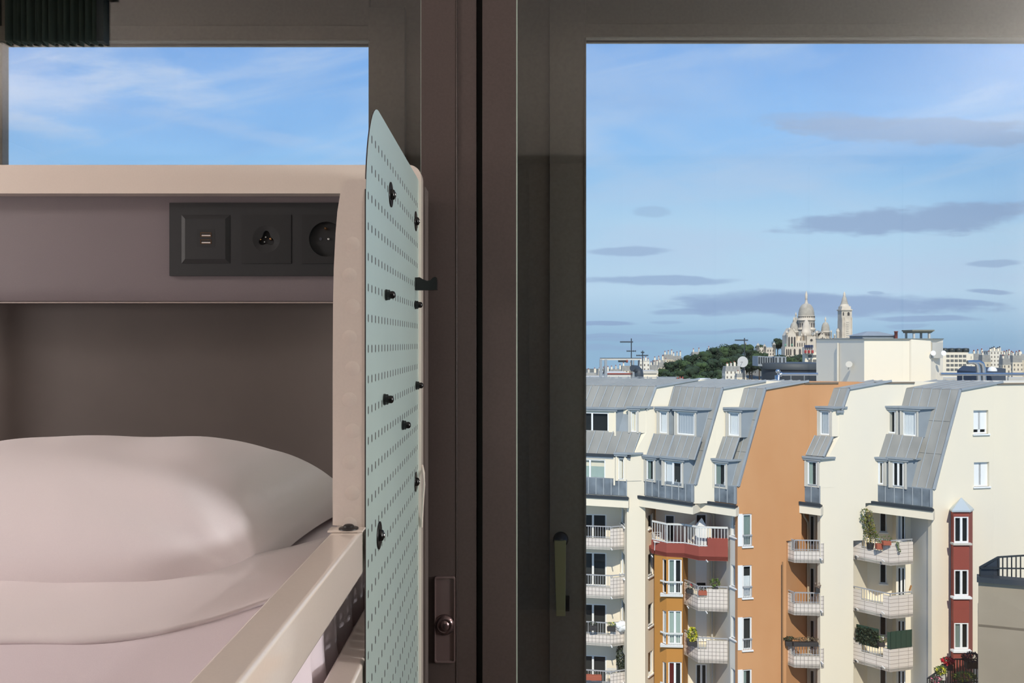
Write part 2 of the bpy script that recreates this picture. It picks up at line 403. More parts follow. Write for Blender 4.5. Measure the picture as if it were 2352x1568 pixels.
# lever handle on the outer sash
YL = YO-.012
lv = thing('window_lever', 'olive grey lever handle with round hub on the right window sash', 'window handle', (XX(1288, YL), YL, ZZ(1240, YL)))
b = MB(); b.lathe([(.022, 0), (.022, .004), (.0205, .012), (.016, .020), (.009, .026), (.001, .028)], (XX(1288, YL), YL, ZZ(1238, YL)), 24, (0, -1, 0)); b.build('hub', mat('grey_lacquer', (96,96,98), .25, .6), lv)
b = MB()
p = [XX(1273, YL)*.986, XX(1300, YL)*.986, XX(1298, YL)*.986, XX(1277, YL)*.986]
za, zb_ = ZZ(1241, YL-.03), ZZ(1411, YL-.03)
b.add([(p[0], YL-.036, za), (p[1], YL-.036, za), (p[2], YL-.044, zb_), (p[3], YL-.044, zb_), (p[0], YL-.022, za), (p[1], YL-.022, za), (p[2], YL-.032, zb_), (p[3], YL-.032, zb_)],
      [(0,1,2,3), (4,7,6,5), (0,4,5,1), (1,5,6,2), (2,6,7,3), (3,7,4,0)])
b.build('lever', M_lever, lv, bevel=.0015)
b = MB(); b.box(XX(1296, YL), XX(1307, YL), YL-.014, YL, ZZ(1400, YL), ZZ(1367, YL)); b.box(XX(1293, YL), XX(1307, YL), YL-.02, YL-.012, ZZ(1371, YL), ZZ(1364, YL)); b.build('catch', M_blkm, lv, bevel=.001)

# ---------------------------------------------------------------- headboard board with its sockets
YB = 1.74; BX0 = -1.42
hb = thing('headboard', 'mauve grey headboard ledge box and darker board behind the white pillow', 'headboard', (-1, 1.8, 0))
MB().box(BX0, -.205, 1.86, 1.92, .9, ZZ(448, 1.86)+.02).build('back_board', M_board2, hb, bevel=.001)
b = MB(); xa, xb = BX0, -.215
zt, zm, zl = ZZ(440, YB), ZZ(655, YB), ZZ(692, YB)
b.prism([(xa, YB, zt), (xa, YB, zm), (xa, YB+.012, zl), (xa, YB+.12, zl), (xa, YB+.12, zt)], (xb-xa, 0, 0)); b.build('ledge_box', M_board, hb, bevel=.0015)
MB().box(xa, xb, YB+.008, YB+.03, zl-.0035, zl-.0005).build('ledge_edge', mat('pale_edge_strip', (150,136,130), .4), hb)

sk = thing('socket_plate', 'black three-gang socket plate under the white rail of the headboard', 'socket', (XX(600, YB), YB, ZZ(550, YB)))
x0, x1, z0, z1 = XX(393, YB), XX(900, YB), ZZ(634, YB), ZZ(467, YB)
gz0, gz1 = ZZ(605, YB-.01), ZZ(493, YB-.01)
G = [(417, 529), (555, 669), (694, 806)]
b = MB(); b.box(x0, x1, YB-.009, YB, z0, gz0); b.box(x0, x1, YB-.009, YB, gz1, z1)
es = [x0]+[XX(p, YB-.009) for g_ in G for p in g_]+[x1]
for k in range(0, 8, 2): b.box(es[k], es[k+1], YB-.009, YB, gz0, gz1)
b.build('plate', M_sock, sk, weld=True)
for gi, (a, c) in enumerate(G):
    ax, cx = XX(a, YB-.009), XX(c, YB-.009)
    fr = MB()
    if gi == 0:
        w = .0095
        o = [(ax, gz0), (cx, gz0), (cx, gz1), (ax, gz1)]; i = [(ax+w, gz0+w), (cx-w, gz0+w), (cx-w, gz1-w), (ax+w, gz1-w)]
        yo, yi = YB-.0095, YB-.0135
        fr.add([(x, yo, z) for x, z in o]+[(x, yi, z) for x, z in i], [(0,1,5,4), (1,2,6,5), (2,3,7,6), (3,0,4,7), (4,5,6,7)])
        fr.add([(x, yo, z) for x, z in o]+[(x, YB-.008, z) for x, z in o], [(0,1,5,4), (1,2,6,5), (2,3,7,6), (3,0,4,7)])
        m = fr.build('usb_insert', M_sock, sk)
        xc, zc = XX(473, YB-.0135), ZZ(547, YB-.0135)
        MB().box(xc-.02, xc+.02, YB-.0137, YB-.0134, zc-.02, zc+.02).build('usb_face', M_sock2, m)
        for dz in (.0078, -.0078):
            q = MB(); x0_, x1_ = xc-.012, xc+.012; h = .0047; y = YB-.0142; t = .0009
            q.box(x0_, x1_, y, y+.001, zc+dz+h-t, zc+dz+h); q.box(x0_, x1_, y, y+.001, zc+dz-h, zc+dz-h+t); q.box(x0_, x0_+t, y, y+.001, zc+dz-h, zc+dz+h); q.box(x1_-t, x1_, y, y+.001, zc+dz-h, zc+dz+h)
            q.box(x0_+.003, x1_-.002, y-.0002, y+.001, zc+dz-.0030, zc+dz-.0008, 1)
            for k in range(4): q.box(x0_+.0045+k*.0045, x0_+.0065+k*.0045, y, y+.001, zc+dz+.0006, zc+dz+.0014, 2)
            q.build('usb_port', [M_brass, mat('usb_tongue', (225,215,210), .4), mat('contact_grey', (110,100,90), .4, .6)], m)
    else:
        # square face with a round well sunk into it
        xc, zc = (ax+cx)/2, (gz0+gz1)/2; r = .0385/1 if gi == 2 else .030
        r = min(r, (cx-ax)/2-.008)
        n = 48; y = YB-.0105; v = []; f = []
        for k in range(n):
            a = 2*math.pi*k/n; dx, dz = math.cos(a), math.sin(a); s = 1/max(abs(dx), abs(dz))
            v.append((xc+dx*s*(cx-ax)/2, y, zc+dz*s*(gz1-gz0)/2))
        for k in range(n):
            a = 2*math.pi*k/n; v.append((xc+r*math.cos(a), y, zc+r*math.sin(a)))
        tri = (gi == 1)
        for k in range(n):
            a = 2*math.pi*k/n; rr = r
            if tri: rr = r*(.50+.14*math.cos(3*(a-math.pi/2)))
            v.append((xc+rr*.97*math.cos(a), y+(.0015 if tri else .009), zc+rr*.97*math.sin(a)))
        for k in range(n): v.append((v[n*2+k][0], y+.010, v[n*2+k][2]))
        for k in range(n):
            q = (k+1) % n; f += [(k, q, n+q, n+k), (n+k, n+q, 2*n+q, 2*n+k), (2*n+k, 2*n+q, 3*n+q, 3*n+k)]
        f.append(tuple(range(3*n, 4*n)))
        fr.add(v, f)
        fr.add([(ax, y, gz0), (cx, y, gz0), (cx, y, gz1), (ax, y, gz1), (ax, y+.002, gz0), (cx, y+.002, gz0), (cx, y+.002, gz1), (ax, y+.002, gz1)], [(0,1,5,4), (1,2,6,5), (2,3,7,6), (3,0,4,7)])
        m = fr.build('socket_insert', M_sock2 if gi == 2 else M_sock2, sk, label='black square insert with a %s socket well' % ('rounded triangular' if tri else 'round'))
        if gi == 2:
            px_, pz_ = XX(750, YB), ZZ(526, YB)
            q = MB(); q.lathe([(.003, 0), (.003, .009), (.002, .011)], (px_, y+.009, pz_), 12, (0,-1,0)); q.build('earth_pin', M_brass, m)
            q = MB(); q.lathe([(.0028, 0), (.0028, .0015), (.001, .002)], (XX(755, YB), y+.0095, ZZ(549, YB)), 10, (0,-1,0)); q.build('screw', M_steel, m)
            q = MB(); q.lathe([(.0035, 0), (.0035, .0012)], (XX(737, YB), y+.0095, ZZ(549, YB)), 12, (0,-1,0)); q.build('pin_hole', mat('hole_grey', (60,60,70), .4), m)
        else:
            q = MB(); q.lathe([(.0036, 0), (.003, .004), (.001, .005)], (XX(598, YB), y+.009, ZZ(550, YB)), 10, (0,-1,0)); q.lathe([(.0036, 0), (.003, .004), (.001, .005)], (XX(623, YB), y+.009, ZZ(549, YB)), 10, (0,-1,0)); q.build('brass_contact', M_brass, m)
            q = MB(); q.lathe([(.0028, 0), (.0022, .004), (.0008, .0046)], (XX(611, YB), y+.009, ZZ(545, YB)), 10, (0,-1,0)); q.lathe([(.0024, 0), (.002, .002), (.0008, .0026)], (XX(608, YB), y+.009, ZZ(556, YB)), 8, (0,-1,0)); q.build('steel_contact', M_steel, m)

# ---------------------------------------------------------------- bunk bed
bed = thing('bunk_bed', 'cream metal bunk bed frame with a perforated pale blue guard panel', 'bed', (-.7, .7, 0))
# head bar with rounded outer corner and the outer post, one bent tube of rectangular section
Yp0, Yp1 = 1.70, 1.735
zt = ZZ(378.5, Yp0); hb_ = .062; xr = XX(968, Yp0); xpi = xr-.05
b = MB()
r = .028; n = 7
out = []
for k in range(n+1):
    a = math.radians(90-90*k/n); out.append((xr-r+r*math.cos(a), zt-r+r*math.sin(a)))
poly = [(BX0+.03, zt)]+out+[(xr, .02), (xpi, .02), (xpi, zt-hb_), (BX0+.03, zt-hb_)]
b.prism([(x, Yp0, z) for x, z in poly], (0, Yp1-Yp0, 0)); b.build('head_bar', M_bed, bed, bevel=.005, seg=3)
# far-left post
MB().box(BX0+.03, BX0+.07, Yp0, Yp1, .02, zt-.02).build('bed_post', M_bed, bed, bevel=.005, seg=3)
# side rails
rx0_, rx1_ = -.249, -.2075
zr1 = CZ-.2605; zr0 = zr1-.064
zq1 = CZ-.447; zq0 = zq1-.064
for z0_, z1_ in ((zr0, zr1), (zq0, zq1)):
    MB().box(rx0_, rx1_, -.55, Yp0, z0_, z1_).build('side_rail', M_bed, bed, bevel=.005, seg=3)
MB().box(rx0_, rx1_, -.59, -.55, .02, zr1).build('bed_post', M_bed, bed, bevel=.004)
MB().box(BX0+.03, rx0_, -.59, -.555, zq0, zq0+.06).build('foot_rail', M_bed, bed, bevel=.004)
MB().box(BX0+.03, BX0+.06, -.55, Yp0, zq0, zq0+.06).build('wall_rail', M_bed, bed, bevel=.004)
# slatted deck under the mattress
MB().box(BX0+.06, rx0_, -.55, Yp0, zq0+.005, zq0+.02).build('deck', M_bed, bed)

# perforated guard panel: outline and slot-shaped holes filled as a 2D curve, then extruded
xpan = -.2035; yn, yf = 1.087, 1.712
zt_ = .350; zbot = -.80
def panel():
    cu = bpy.data.curves.new('panel_curve', 'CURVE'); cu.dimensions = '2D'; cu.fill_mode = 'BOTH'; cu.extrude = .0009; cu.resolution_u = 1
    def spl(pts):
        s = cu.splines.new('POLY'); s.points.add(len(pts)-1); s.use_cyclic_u = True
        for p, q in zip(s.points, pts): p.co = (q[0], q[1], 0, 1)
    o = []; R1 = .10; 
    for k in range(13):
        a = math.radians(180-90*k/12); o.append((yn+.105+.105*math.cos(a), zt_-.16+.16*math.sin(a)))
    for k in range(5):
        a = math.radians(90-90*k/4); o.append((yf-.02+.02*math.cos(a), zt_-.02+.02*math.sin(a)))
    o += [(yf, zbot), (yn, zbot)]
    spl(o)
    z = .292; i = 0
    while z > zbot+.02:
        y = yn+.018
        while y < yf-.012:
            ok = True
            if y < yn+.105 and z > zt_-.16:
                ok = ((y-yn-.105)/.093)**2+((z-zt_+.16)/.15)**2 < 1
            if ok:
                hw, hh = .0028, .0064
                spl([(y-hw, z-hh+.002), (y, z-hh), (y+hw, z-hh+.002), (y+hw, z+hh-.002), (y, z+hh), (y-hw, z+hh-.002)])
            y += .0288
        z -= .0432
    t = bpy.data.objects.new('tmp', cu); C.objects.link(t)
    dg = bpy.context.evaluated_depsgraph_get(); me = bpy.data.meshes.new_from_object(t.evaluated_get(dg))
    bpy.data.objects.remove(t)
    off = wl(bed)
    for v in me.vertices:
        y, z, e = v.co.x, v.co.y, v.co.z
        v.co = Vector((xpan-e, y, z+CZ))-off
    me.materials.clear(); me.materials.append(M_perf); me.materials.append(M_perfedge)
    me.update()
    for p in me.polygons:
        p.use_smooth = False; p.material_index = 0 if abs(p.normal.x) > .7 else 1
    o = bpy.data.objects.new('perforated_panel', me); C.objects.link(o); o.parent = bed; WL[o.name] = off
    o['label'] = 'pale blue perforated metal guard panel'
    return o
pan = panel()
# folded fin at the near end of the panel, standing on the rail
b = MB(); Yf = yn+.001
zs = [(-.255, -.2490), (-.05, -.2490), (.05, -.2485), (.10, -.2475), (.15, -.245), (.18, -.2425), (.205, -.2385), (.218, -.2350), (.2235, -.2305), (.2255, -.2250)]
zs = [(z, x) for z, x in zs]
poly = [(xpan+.0005, -.258)]+[(x, z) for z, x in zs]+[(xpan+.0005, .2255)]
b.prism([(x, Yf, CZ+z) for x, z in poly], (0, .002, 0))
fin = b.build('fin', M_bed, bed, bevel=.0008)
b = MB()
for i in range(10):            # raised bumps standing in for light spots cast through the panel slots
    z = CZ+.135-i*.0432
    MB().lathe([(.0105, 0), (.0085, .0005), (.005, .0011), (.0004, .0014)], (-.2215-(.004 if i % 2 else 0), Yf, z), 20, (0,-1,0)).build('light_spot_bump', M_bed, fin)
b = MB(); b.box(-.2515, xpan+.0005, Yf-.022, Yf+.001, zr1+.0002, zr1+.0032); b.build('foot_flange', M_bed, bed, bevel=.001)
b = MB(); c = (-.2245, Yf-.011, zr1+.0033); b.lathe([(.0135, 0), (.0135, .0012), (.0125, .0016), (.008, .0018), (.0075, .0040), (.0055, .0058), (.001, .0066)], c, 20); b.build('rail_bolt', M_blkm, bed)
# bolts and hook on the panel
def onpan(px, py):
    Y = xpan*F/(px-CX); return Y, ZZ(py, Y)
def bolt(px, py, wash):
    Y, z = onpan(px, py); x = xpan+.001
    b = MB()
    if wash:
        n = 20
        b.lathe([(.0210, .0), (.0210, .0014), (.019, .0018)], (x, Y, z), n, (1,0,0))
        b.lathe([(.009, .0018), (.009, .004), (.0075, .0065), (.004, .008), (.0005, .0085)], (x, Y, z), 16, (1,0,0))
        b.lathe([(.004, .0083), (.0036, .0088)], (x, Y, z), 8, (1,0,0), 1)
    else:
        b.lathe([(.009, 0), (.009, .0025)], (x, Y, z), 16, (1,0,0))
        b.lathe([(.0082, .0025), (.0082, .007)], (x, Y, z), 6, (1,0,0), smooth=False)
        b.lathe([(.0062, .007), (.0062, .012), (.005, .0145), (.0025, .0158), (.0003, .016)], (x, Y, z), 16, (1,0,0))
    b.build('bolt', [M_blk, M_chrome], bed, label='black bolt on a wide washer' if wash else 'black cap nut')
def pb(px, py, wash):    # pixel of the base on the panel
    bolt(px, py, wash)
for a in [(896, 447, 1), (953.5, 508, 1), (884, 677, 0), (952, 700, 0), (880, 917, 0), (954, 885, 0), (922.5, 976, 0), (953.5, 1106, 1), (869, 1229, 1)]: pb(*a)
# coat hook
Y, z = onpan(953, 652); b = MB(); x = xpan+.001
prof = [(0, -.0135), (0, .013), (.010, .0135), (.018, .009), (.026, .006), (.033, .0075), (.038, .0125), (.043, .0145), (.046, .013), (.047, .004), (.0465, -.0125), (.036, -.0135)]
b.prism([(x+p*.98, Y-.009, z+q) for p, q in prof], (0, .018, 0)); b.build('coat_hook', M_blk, bed, bevel=.003, seg=3)
# small hook lower down on the far post
b = MB(); b.tube([(xr+.001, Yp0+.01, ZZ(1070, Yp0)), (xr+.006, Yp0-.005, ZZ(1085, Yp0)), (xr+.007, Yp0-.01, ZZ(1110, Yp0)), (xr+.004, Yp0-.01, ZZ(1160, Yp0)), (xr+.001, Yp0, ZZ(1210, Yp0))], .0022, 8); 
b.build('strap_loop', M_bed, bed)

# ---------------------------------------------------------------- bedding
ZM = CZ-.337
def mattress():
    b = MB(); nx, ny = 60, 90; x0, x1, y0_, y1_ = BX0+.08, -.268, -.5, 1.66
    def pt(i, j):
        u, v = i/nx, j/ny; x = x0+(x1-x0)*u; y = y0_+(y1_-y0_)*v
        e = min((x1-x)/.05, 1); e = max(e, 0); f = min((y1_-y)/.05, 1)
        z = ZM-.035*(1-math.sqrt(max(0, 1-(1-e)**2)))-.035*(1-math.sqrt(max(0, 1-(1-f)**2)))
        z += .004*noise.noise(Vector((x*3, y*7, 2)))+.0022*noise.noise(Vector((x*6+y*3, y*18, 5)))
        return (x, y, z)
    v = [pt(i, j) for j in range(ny+1) for i in range(nx+1)]
    f = [(j*(nx+1)+i, j*(nx+1)+i+1, (j+1)*(nx+1)+i+1, (j+1)*(nx+1)+i) for j in range(ny) for i in range(nx)]
    b.add(v, f, 0, smooth=True)
    # hanging side of the sheet with folds
    nz_ = 12; ny2 = 240; v = []
    for k in range(nz_+1):
        for j in range(ny2+1):
            y = y0_+(y1_-y0_)*j/ny2; t = k/nz_
            x = x1+ .008*t*math.sin(y*70+1.3*math.sin(y*17))+.004*noise.noise(Vector((y*9, t*3, 1)))*t
            z = ZM-.035-.125*t
            v.append((x, y, z))
    f = [(k*(ny2+1)+j, k*(ny2+1)+j+1, (k+1)*(ny2+1)+j+1, (k+1)*(ny2+1)+j) for k in range(nz_) for j in range(ny2)]
    b.add(v, f, 0, smooth=True)
    b.box(x0, x1-.014, y0_+.01, y1_-.01, ZM-.167, ZM-.05)
    return b.build('mattress', M_linen2, None, label='mattress in a white fitted sheet on the bunk bed under the pillow', cat='mattress')
mattress()
def pillow():
    cx, cy = -.668, 1.285; A, B = .345, .29; H = .165
    rot = math.radians(-3)
    n, m = 96, 80
    v = []
    def prof(u, v_):
        a = max(0, 1-abs(u)**5.2); c = max(0, 1-abs(v_)**2.6)
        return (a**.62)*(c**.55)
    def pos(u, w, side):
        h = prof(u, w)
        x = A*u*(1-.07*(1-w*w)*abs(u)**3); y = B*w*(1-.05*(1-u*u)*abs(w)**3)
        # corners drawn out
        cr = (abs(u)*abs(w))**5*(1 if w > 0 or u < 0 else 0); x *= 1+.06*cr; y *= 1+.08*cr
        if w < 0: y += .22*B*2*abs(w)*max(0, u)**5; x *= 1-.07*max(0, u)**4*abs(w)**3
        if side > 0:
            z = H*h*(1+.10*w*(1) - .05*u)
            wr = 0
            for sx, sy in ((1, 1), (1, -1)):
                dx, dy = u-sx, w-sy; d = math.hypot(dx, dy); a = math.atan2(dy, dx)
                wr += math.exp(-d*2.6)*(1-math.exp(-d*9))*.010*math.sin(a*13+2*math.sin(d*3))
            wr += .006*noise.noise(Vector((x*4, y*4, 3)))+.0035*noise.noise(Vector((x*9+y*4, y*7, 9)))
            z += wr*min(1, h*2.2)
            z += .012*(1-h)
        else:
            z = -.0*h+.0015+.010*(1-h)
            if w < -.0: z += 0
        X_ = x*math.cos(rot)-y*math.sin(rot); Y_ = x*math.sin(rot)+y*math.cos(rot)
        return (cx+X_, cy+Y_, ZM+.003+z)
    for side in (1, -1):
        b0 = len(v)
        for j in range(m+1):
            for i in range(n+1):
                u = math.sin((i/n-.5)*math.pi); w = math.sin((j/m-.5)*math.pi)
                v.append(pos(u, w, side))
    f = []
    for s in range(2):
        o = s*(n+1)*(m+1)
        f += [(o+j*(n+1)+i, o+j*(n+1)+i+1, o+(j+1)*(n+1)+i+1, o+(j+1)*(n+1)+i) for j in range(m) for i in range(n)]
    root = thing('pillow', 'plump white pillow lying at the head of the bunk bed', 'pillow', (cx, cy, ZM))
    MB().add(v, f, 0, smooth=True).build('pillow_body', M_linen, root, weld=True)
    # flange of the case along the near side
    nx, ny = 90, 12; v = []
    for j in range(ny+1):
        t = j/ny
        for i in range(nx+1):
            s = i/nx; x = -1.03+.745*s; d = max(0, (x+.50)/.21)
            yb = 1.035+.17*d*d
            w = yb-(.865+.012*math.sin(s*5)+.19*d*d)
            y = yb-w*t+.004*math.sin(s*20)*t
            z = ZM+.030*(1-t)**1.5+.004+.007*math.sin(s*9+t*2)*t*(1-t)*2+.006*t*max(0, math.sin(s*7-1))*.8+.004*noise.noise(Vector((x*10, y*10, 7)))
            if j == ny: z = max(z-.004, ZM+.004)
            v.append((x, y, z))
    f = [(j*(nx+1)+i, j*(nx+1)+i+1, (j+1)*(nx+1)+i+1, (j+1)*(nx+1)+i) for j in range(ny) for i in range(nx)]
    o = MB().add(v, f, 0, smooth=True).build('case_flange', M_linen, root)
    md = o.modifiers.new('solid', 'SOLIDIFY'); md.thickness = .004; md.offset = 0
pillow()

# ---------------------------------------------------------------- unseen additions: dark cupboard shaping the pane reflections, fill lights housed as lamps
wd = thing('reflection_cupboard', 'tall dark cupboard added behind the viewer for its reflection in the panes', 'reflection_cupboard', (1.2, -2.6, 0))
MB().box(-3.2, 3.4, -2.2, -1.62, .0, 3.16).build('body', M_wood, wd, bevel=.004)
for k in range(10): MB().box(-3.18+k*.66, -3.18+k*.66+.64, -1.62, -1.60, .06, 3.14).build('door', M_wood, wd, bevel=.003)
dm = mat('fill_diffuser', (255,244,230), .5); dm.node_tree.nodes['Principled BSDF'].inputs['Emission Color'].default_value = (1, .93, .85, 1); dm.node_tree.nodes['Principled BSDF'].inputs['Emission Strength'].default_value = 2.0
def alight(nm, loc, aim, size, e, col=(1, .955, .94)):
    al = bpy.data.lights.new(nm, 'AREA'); al.shape = 'SQUARE'; al.size = size; al.energy = e; al.color = col
    ao = bpy.data.objects.new(nm, al); C.objects.link(ao); ao.location = loc; ao.rotation_euler = (-Vector(aim)).to_track_quat('Z', 'Y').to_euler()
for sx, lb in ((-1, 'left'), (1, 'right')):  # unseen fill lights added to brighten the room
    lamp = thing('ceiling_fill', 'square white fill light added on the ceiling at the %s side, out of view' % lb, 'fill light', (sx*3.08, .55, 3.25))
    MB().box(sx*3.08-.28, sx*3.08+.28, .27, .83, 3.20, 3.25).build('housing', M_pvc, lamp, bevel=.004)
    MB().box(sx*3.08-.26, sx*3.08+.26, .29, .81, 3.19, 3.2).build('diffuser', dm, lamp)
    alight('ceiling_fill_light', (sx*3.08, .55, 3.185), (0, -.0, -1), .5, CEILING_FILL_W)
    lamp = thing('wall_lamp', 'flat square fill light added on the %s wall, out of view' % lb, 'wall lamp', (sx*3.3, .25, 2.0))
    xw = (WX0 if sx < 0 else WX1)
    b = MB(); b.box(min(xw, xw-sx*.05), max(xw, xw-sx*.05), -.2, .7, 1.7, 2.6); b.build('housing', M_pvc, lamp, bevel=.004)
    b = MB(); b.box(min(xw-sx*.05, xw-sx*.06), max(xw-sx*.05, xw-sx*.06), -.17, .67, 1.73, 2.57); b.build('diffuser', dm, lamp)
    alight('wall_fill_light', (xw-sx*.065, .25, 2.15), (-sx, .1, .35), .8, WALL_FILL_W*(.8 if sx < 0 else 1.9), (1, .95, .93) if sx < 0 else (.95, .99, 1))

# pleated cloth standing in for a curtain's reflection over the top left frame
ct = thing('curtain_reflection', 'dark green pleated cloth added above the left pane, imitating a curtain reflection', 'imitated reflection', (XX(125, 2.13), 2.13, 2.7))
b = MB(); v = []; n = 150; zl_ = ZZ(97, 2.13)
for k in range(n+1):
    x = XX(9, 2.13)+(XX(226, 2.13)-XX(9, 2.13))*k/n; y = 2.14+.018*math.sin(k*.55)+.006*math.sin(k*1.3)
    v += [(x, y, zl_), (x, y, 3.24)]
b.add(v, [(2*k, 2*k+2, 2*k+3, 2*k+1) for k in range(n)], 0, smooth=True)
o = b.build('reflection_cloth', mat('dark_green_cloth', (84, 98, 86), .9), ct); md = o.modifiers.new('solid', 'SOLIDIFY'); md.thickness = .003
MB().box(XX(226, 2.13), XX(242, 2.13), 2.12, 2.15, zl_, 3.24).build('edge_strip', mat('reflection_edge', (76, 82, 86), .6), ct)
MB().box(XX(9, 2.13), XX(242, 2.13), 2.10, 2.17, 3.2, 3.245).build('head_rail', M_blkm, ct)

cu_ = thing('reflection_blocker', 'short dark green pleated cloth added under the ceiling to darken a pane reflection', 'reflection_blocker', (-1.73, .95, 3.2))  # unseen cloth added to block ceiling reflections in the left pane
b = MB(); v = []; n = 120
for k in range(n+1):
    x = -1.94+.40*k/n; y = .95+.03*math.sin(k*.62)+.01*math.sin(k*1.7)
    v += [(x, y, 3.03), (x, y, 3.20)]
b.add(v, [(2*k, 2*k+2, 2*k+3, 2*k+1) for k in range(n)], 0, smooth=True)
o = b.build('blocker_cloth', M_curt, cu_); md = o.modifiers.new('solid', 'SOLIDIFY'); md.thickness = .003
MB().bar((-2.0, .95, 3.21), (-1.5, .95, 3.21), .03, .03).build('blocker_rail', M_blkm, cu_)
# ================================================================ the block of flats opposite
GZ = CZ-27.0
GD = Vector((.985, .17, 0)).normalized()        # direction in which the mansards lean back
class Facet:
    def __init__(s, a, b):
        s.a = Vector((XX(*a), a[1], 0)); s.b = Vector((XX(*b), b[1], 0)); s.d = s.b-s.a; s.L = s.d.length; s.u = s.d/s.L
        s.n = Vector((s.u.y, -s.u.x, 0))
        if s.n.y > 0 and s.n.dot(-s.a) < 0: s.n = -s.n
        if s.n.dot(-(s.a+s.b)/2) < 0: s.n = -s.n
    def t(s, px):       # metres along the facet seen at this pixel column
        k = (px-CX)/F; den = s.d.x-k*s.d.y
        return (k*s.a.y-s.a.x)/den*s.L
    def p(s, u, z=0, out=0): q = s.a+s.u*u+s.n*out; q.z = z; return q
    def z(s, px, py): q = s.a+s.u*s.t(px); return ZZ(py, q.y)
    def rect(s, pxa, pxb, pya, pyb):
        u0, u1 = sorted((s.t(pxa), s.t(pxb))); m = (pxa+pxb)/2
        return [u0, u1, s.z(m, pyb), s.z(m, pya)]
def wall(parent, name, m, fc, z0, z1, holes=(), depth=.22, u0=0, u1=None, label=None, back=True):
    u1 = fc.L if u1 is None else u1
    us = sorted({u0, u1, *[min(max(h[0], u0), u1) for h in holes], *[min(max(h[1], u0), u1) for h in holes]})
    zs = sorted({z0, z1, *[min(max(h[2], z0), z1) for h in holes], *[min(max(h[3], z0), z1) for h in holes]})
    b = MB()
    for i in range(len(us)-1):
        for j in range(len(zs)-1):
            cu, cz = (us[i]+us[i+1])/2, (zs[j]+zs[j+1])/2
            if any(h[0] < cu < h[1] and h[2] < cz < h[3] for h in holes): continue
            q = [(us[i], zs[j]), (us[i+1], zs[j]), (us[i+1], zs[j+1]), (us[i], zs[j+1])]
            b.add([fc.p(*k) for k in q], [(0,1,2,3)], 0, [q])
    for h in holes:
        A = [fc.p(h[0], h[2]), fc.p(h[1], h[2]), fc.p(h[1], h[3]), fc.p(h[0], h[3])]; B = [p-fc.n*depth for p in A]
        b.add(A+B, [(0,1,5,4), (1,2,6,5), (2,3,7,6), (3,0,4,7)], 0, [[(0,0)]*4]*4)
    A = [fc.p(u0, z0), fc.p(u1, z0), fc.p(u1, z1), fc.p(u0, z1)]; B = [p-fc.n*(depth+.05) for p in A]
    if back: b.add(A+B, [(0,1,5,4), (1,2,6,5), (2,3,7,6), (3,0,4,7), (4,5,6,7)], 0)
    return b.build(name, m, parent, label=label)
def window(parent, fc, h, kind='dark', bars=1, rec=.10, sill=True, fw=.07, lab=None, rail=False):
    """frame in a hole h=(u0,u1,z0,z1) of a facet; pane and curtain are its sub-parts"""
    u0, u1, z0, z1 = h; w = u1-u0
    b = MB(); n = fc.n
    def bx(a, c, z_0, z_1, o0, o1, mi=0): b.ob(fc.p(a, z_0, -rec+o0), fc.u*(c-a), n*(o1-o0), (0, 0, z_1-z_0), mi)
    fw = min(fw, w*.14)
    bx(u0, u0+fw, z0, z1, -.03, .04); bx(u1-fw, u1, z0, z1, -.03, .04); bx(u0+fw, u1-fw, z0, z0+fw, -.03, .04); bx(u0+fw, u1-fw, z1-fw, z1, -.03, .04)
    for k in range(1, bars+1):
        c = u0+w*k/(bars+1); bx(c-fw*.8, c+fw*.8, z0+fw, z1-fw, -.03, .05)
    if sill: b.ob(fc.p(u0-.06, z0-.07, -.08), fc.u*(w+.12), n*.16, (0, 0, .07))
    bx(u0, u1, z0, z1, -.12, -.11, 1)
    wo = b.build('window', [M_pvc, M_room_d], parent, label=lab)
    b = MB(); b.add([fc.p(u0+fw, z0+fw, -rec), fc.p(u1-fw, z0+fw, -rec), fc.p(u1-fw, z1-fw, -rec), fc.p(u0+fw, z1-fw, -rec)], [(0,1,2,3)]); b.build('pane', M_cpane, wo)
    cm = {'net': M_curtw, 'green': M_curtg, 'red': M_curtr, 'shutter': M_pvc}.get(kind.split('_')[0])
    if cm and kind.startswith('shutter'):
        b = MB(); zz = z0 + ((z1-z0)*.18 if kind.endswith('gap') else 0)
        b.ob(fc.p(u0, zz, -rec+.02), fc.u*w, n*.03, (0, 0, z1-zz)); b.build('roller_shutter', M_pvc, wo, label='white lowered roller shutter')
    elif cm:
        part = {'half': .5, 'short': .65}.get(kind.split('_')[1], 1) if '_' in kind else 1
        nseg = 24; b = MB(); v = []; ue = u0+fw+(w-2*fw)*(part if kind.endswith('half') else 1); zt = z1-fw-((z1-z0)*.3 if kind.endswith('short') else 0)
        for k in range(nseg+1):
            uu = u0+fw+(ue-u0-fw)*k/nseg; o = -rec-.055+.018*math.sin(k*1.6)
            v += [fc.p(uu, z0+fw, o), fc.p(uu, zt, o)]
        b.add(v, [(2*k, 2*k+2, 2*k+3, 2*k+1) for k in range(nseg)], 0, smooth=True); b.build('curtain', cm, wo)
    return wo
def zinc_sheet(parent, name, P0, U, V, seams=.5, mat_=None, th=.03, rib=.045, label=None, cross=()):
    """sheet spanned by U (along the facade) and V (up the slope) with standing seams"""
    U, V = Vector(U), Vector(V); n = U.cross(V).normalized()
    if n.y > 0 and abs(n.z) < .5 or n.z < -.3: n = -n
    b = MB(); b.ob(P0, U, V, n*th)
    k = max(1, round(U.length/seams)); uu = U.normalized()
    for i in range(k+1):
        q = Vector(P0)+U*(i/k); b.ob(q-uu*.02, uu*.04, V, n*(th+rib), 1)
    for c in cross: b.ob(Vector(P0)+V*c, U, V.normalized()*.05, n*(th+.02))
    return b.build(name, [mat_ or M_zinc, M_rib], parent, label=label)

